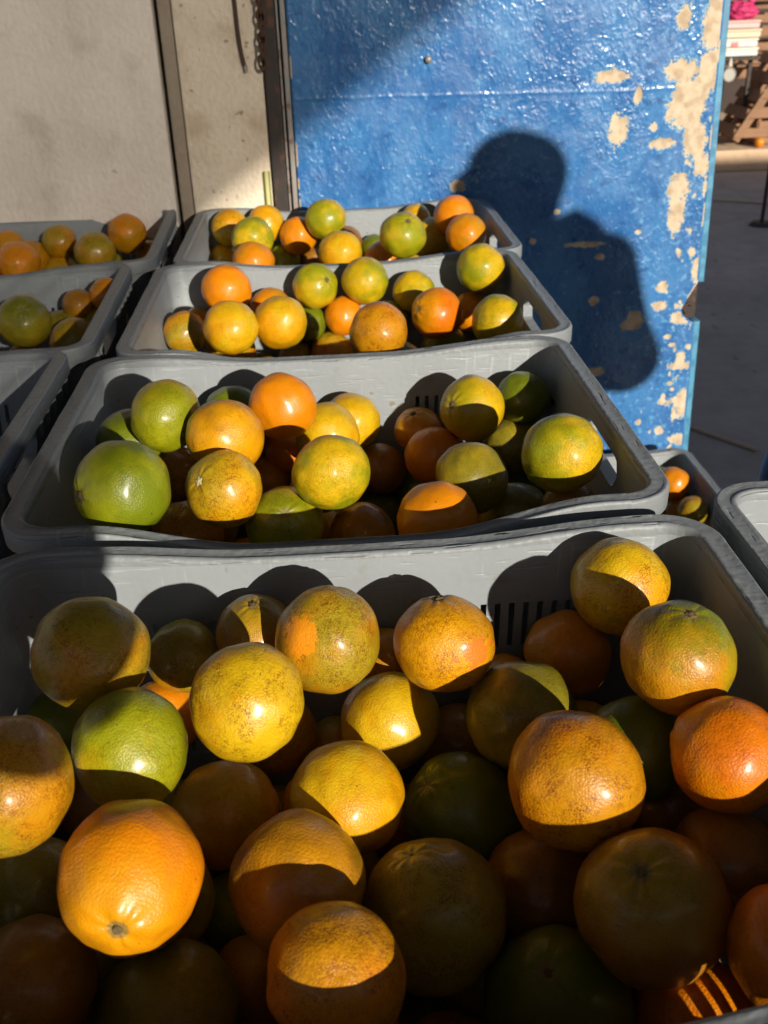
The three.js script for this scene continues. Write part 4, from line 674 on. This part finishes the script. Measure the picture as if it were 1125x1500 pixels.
{
  // a figure meshed from tapered limbs joined by a smooth minimum: bones [ax, ay, az, ra, bx, by, bz, rb]
  const meshed = (bones, cell, k = 0.03, cut = null) => {
    const lo = [9, 9, 9], hi = [-9, -9, -9];
    for (const b of bones) for (let e = 0; e < 2; e++) for (let a = 0; a < 3; a++) { lo[a] = Math.min(lo[a], b[e * 4 + a] - b[e * 4 + 3]); hi[a] = Math.max(hi[a], b[e * 4 + a] + b[e * 4 + 3]); }
    const c = lo.map((v, i) => (v + hi[i]) / 2), half = Math.max(...lo.map((v, i) => (hi[i] - v) / 2)) + 3 * cell, N = Math.ceil(2 * half / cell);
    const mc = new MarchingCubes(N, plaster, false, false, 120000); mc.isolation = 0;
    const f = mc.field, h = N / 2;
    for (let z = 0; z < N; z++) for (let y = 0; y < N; y++) for (let x = 0; x < N; x++) {
      const px = c[0] + (x - h) / h * half, py = c[1] + (y - h) / h * half, pz = c[2] + (z - h) / h * half; let s = 0, best = 9;
      if (px < lo[0] - 2 * cell || px > hi[0] + 2 * cell || py < lo[1] - 2 * cell || py > hi[1] + 2 * cell || pz < lo[2] - 2 * cell || pz > hi[2] + 2 * cell) { f[x + y * N + z * N * N] = -0.1; continue; }
      for (const b of bones) { const vx = b[4] - b[0], vy = b[5] - b[1], vz = b[6] - b[2], wx = px - b[0], wy = py - b[1], wz = pz - b[2], t = Math.min(1, Math.max(0, (wx * vx + wy * vy + wz * vz) / (vx * vx + vy * vy + vz * vz + 1e-9))); const d = Math.hypot(wx - t * vx, wy - t * vy, wz - t * vz) - (b[3] + t * (b[7] - b[3])); best = Math.min(best, d); s += Math.exp(-d / k); }
      let d = best > 0.2 ? best : -k * Math.log(s);
      if (cut) d = Math.max(d, cut(px, py, pz));
      f[x + y * N + z * N * N] = -d;
    }
    mc.update();
    const n = mc.count, g = new THREE.BufferGeometry(), p = new Float32Array(mc.positionArray.subarray(0, n * 3));
    for (let i = 0; i < n; i++) for (let a = 0; a < 3; a++) p[i * 3 + a] = c[a] + p[i * 3 + a] * half;
    g.setAttribute('position', new THREE.BufferAttribute(p, 3)); g.setAttribute('normal', new THREE.BufferAttribute(new Float32Array(mc.normalArray.subarray(0, n * 3)), 3));
    return g;
  };
  const figure = (label, pose) => {
  const t = thing('person', label, 'person');
  // faces -x; x back, z to the left hand side
  const B = (a, ra, b, rb) => [...a, ra, ...b, rb];
  const hip = [[-0.03, 0.90, -0.09], [0.03, 0.90, 0.09]], knee = [[-0.05, 0.49, -0.10], [0.02, 0.49, 0.11]], ankle = [[0.0, 0.09, -0.10], [0.05, 0.09, 0.12]];
  const { sh, elbow, wrist } = pose;
  const neck = [0.075, 1.43, 0], chin = [0.02, 1.50, 0], headC = [0.005, 1.590, 0];
  const skinB = [B(neck, 0.058, [0.03, 1.52, 0], 0.055), B([0.012, 1.605, 0], 0.082, [0.03, 1.61, 0], 0.082), B([0.0, 1.575, 0], 0.072, [-0.030, 1.515, 0], 0.040), B([-0.075, 1.60, 0], 0.012, [-0.098, 1.565, 0], 0.014),
    B([0.02, 1.60, -0.083], 0.016, [0.025, 1.565, -0.080], 0.011), B([0.02, 1.60, 0.083], 0.016, [0.025, 1.565, 0.080], 0.011), B([-0.072, 1.532, -0.018], 0.010, [-0.072, 1.532, 0.018], 0.010), B([-0.074, 1.617, -0.042], 0.012, [-0.074, 1.617, 0.042], 0.012),
    B([0.06, 1.40, -0.1], 0.05, [0.06, 1.40, 0.1], 0.05), B([0.06, 1.36, 0], 0.09, [0.0, 0.95, 0], 0.09)];
  for (const s of [0, 1]) { skinB.push(B(sh[s], 0.045, elbow[s], 0.038), B(elbow[s], 0.036, wrist[s], 0.026), B(hip[s], 0.07, knee[s], 0.05), B(knee[s], 0.045, ankle[s], 0.035)); }
  const skin = new THREE.MeshPhysicalMaterial({ color: lin(0.42, 0.22, 0.14), roughness: 0.55 });
  const parts = [meshed(skinB, 0.014, 0.012)];
  for (const s of [0, 1]) {                                         // hands: palm, four bent fingers, thumb
    const w = wrist[s], o = s ? -1 : 1, at = (f, u, l) => [w[0] - f, w[1] + u, w[2] + o * l], hb = [B(at(0, 0, 0), 0.024, at(0.04, 0.004, 0.006), 0.026), B(at(0.05, 0.018, 0.004), 0.017, at(0.085, 0.022, 0.008), 0.015), B(at(0.05, -0.018, 0.004), 0.017, at(0.083, -0.02, 0.008), 0.014)];
    [[0.030, 0.040, 0.010], [0.011, 0.045, 0.0092], [-0.008, 0.042, 0.009], [-0.026, 0.033, 0.0082]].forEach(([u, l, r]) => hb.push(B(at(0.085, u * 0.9, 0.008), r, at(0.085 + l, u, 0.012), r * 0.95), B(at(0.085 + l, u, 0.012), r * 0.95, at(0.085 + l * 1.25, u, 0.040), r * 0.9), B(at(0.085 + l * 1.25, u, 0.040), r * 0.9, at(0.08 + l * 0.9, u, 0.058), r * 0.8)));
    hb.push(B(at(0.02, 0.028, 0.008), 0.014, at(0.05, 0.052, 0.022), 0.0115), B(at(0.05, 0.052, 0.022), 0.0115, at(0.078, 0.056, 0.040), 0.0095));
    parts.push(meshed(hb, 0.004, 0.004));
  }
  mesh('body', mergeGeometries(parts), skin, t);
  const jacket = [B([0.06, 1.31, -0.11], 0.10, [0.07, 1.31, 0.11], 0.10), B([0.05, 1.28, 0], 0.135, [0.0, 1.0, 0], 0.125), B([0.0, 1.0, -0.04], 0.12, [-0.01, 0.88, 0.05], 0.125), B([0.085, 1.42, 0], 0.075, [0.06, 1.30, 0], 0.12), B([0.125, 1.425, -0.10], 0.065, [0.12, 1.425, 0.09], 0.062), B([0.095, 1.50, 0], 0.080, [0.115, 1.44, -0.03], 0.095)];
  for (const s of [0, 1]) jacket.push(B(sh[s], 0.074, elbow[s], 0.060), B(elbow[s], 0.058, wrist[s], 0.040));
  const cloth = per(texture(256, 256, (u, v) => { const k = 0.03 + 0.012 * n3(u * 90, v * 90, 1); return [k, k * 1.1, k * 1.5]; }), 0.2, 0.2);
  mesh('jacket', meshed(jacket, 0.014, 0.02, (x, y) => Math.max(0.80 - y, y - 1.505 - 0.5 * (x - 0.09))), new THREE.MeshStandardMaterial({ map: cloth, roughness: 0.9 }), t);
  const legs = [B([-0.01, 0.93, -0.05], 0.115, [-0.01, 0.93, 0.05], 0.115)];
  for (const s of [0, 1]) legs.push(B(hip[s], 0.098, knee[s], 0.068), B(knee[s], 0.066, ankle[s], 0.055));
  mesh('trousers', meshed(legs, 0.014, 0.02, (x, y) => 0.075 - y), new THREE.MeshStandardMaterial({ color: lin(0.05, 0.06, 0.09), roughness: 0.9 }), t);
  mesh('hair', meshed([B([0.018, 1.622, 0], 0.090, [0.045, 1.615, 0], 0.088), B([0.05, 1.60, 0], 0.08, [0.06, 1.545, 0], 0.062)], 0.008, 0.012, (x, y) => (x < -0.02 ? 1.655 + 0.3 * (-0.02 - x) : 1.50) - y - (x < -0.02 ? 0 : 0)), new THREE.MeshStandardMaterial({ color: lin(0.02, 0.014, 0.01), roughness: 0.7 }), t);
  for (const s of [0, 1]) mesh('shoe', meshed([B([ankle[s][0] + 0.02, 0.06, ankle[s][2]], 0.045, [ankle[s][0] - 0.04, 0.055, ankle[s][2]], 0.045), B([ankle[s][0] - 0.04, 0.045, ankle[s][2]], 0.045, [ankle[s][0] - 0.17, 0.036, ankle[s][2]], 0.036)], 0.008, 0.012, (x, y) => 0.002 - y), new THREE.MeshStandardMaterial({ color: lin(0.03, 0.025, 0.02), roughness: 0.6 }), t);
  for (const q of [-1, 1]) { const e = new THREE.SphereGeometry(0.0115, 16, 12); e.translate(-0.070, 1.599, q * 0.032); mesh('eye', e, new THREE.MeshStandardMaterial({ color: lin(0.6, 0.58, 0.55), roughness: 0.3 }), t); }
  return t;
  };
  const one = figure('person in a dark jacket standing to the right behind the viewer, hands before the chest', { sh: [[0.155, 1.36, -0.185], [0.13, 1.385, 0.17]], elbow: [[0.21, 1.125, -0.235], [0.18, 1.14, 0.21]], wrist: [[0.02, 1.13, -0.14], [0.0, 1.15, 0.10]] });
  one.position.copy(back(0.373, 0, 2.4)); one.position.y = 0;
  const two = figure('person at the left behind the viewer, right elbow out and both hands raised', { sh: [[0.06, 1.375, -0.185], [0.08, 1.375, 0.185]], elbow: [[-0.08, 1.185, -0.485], [-0.05, 1.12, 0.25]], wrist: [[-0.20, 1.19, -0.29], [-0.20, 1.17, -0.14]] });
  two.position.set(-0.305, 0.0, 0.45); two.rotation.y = -Math.PI / 2;
}


renderer.render(scene, camera);
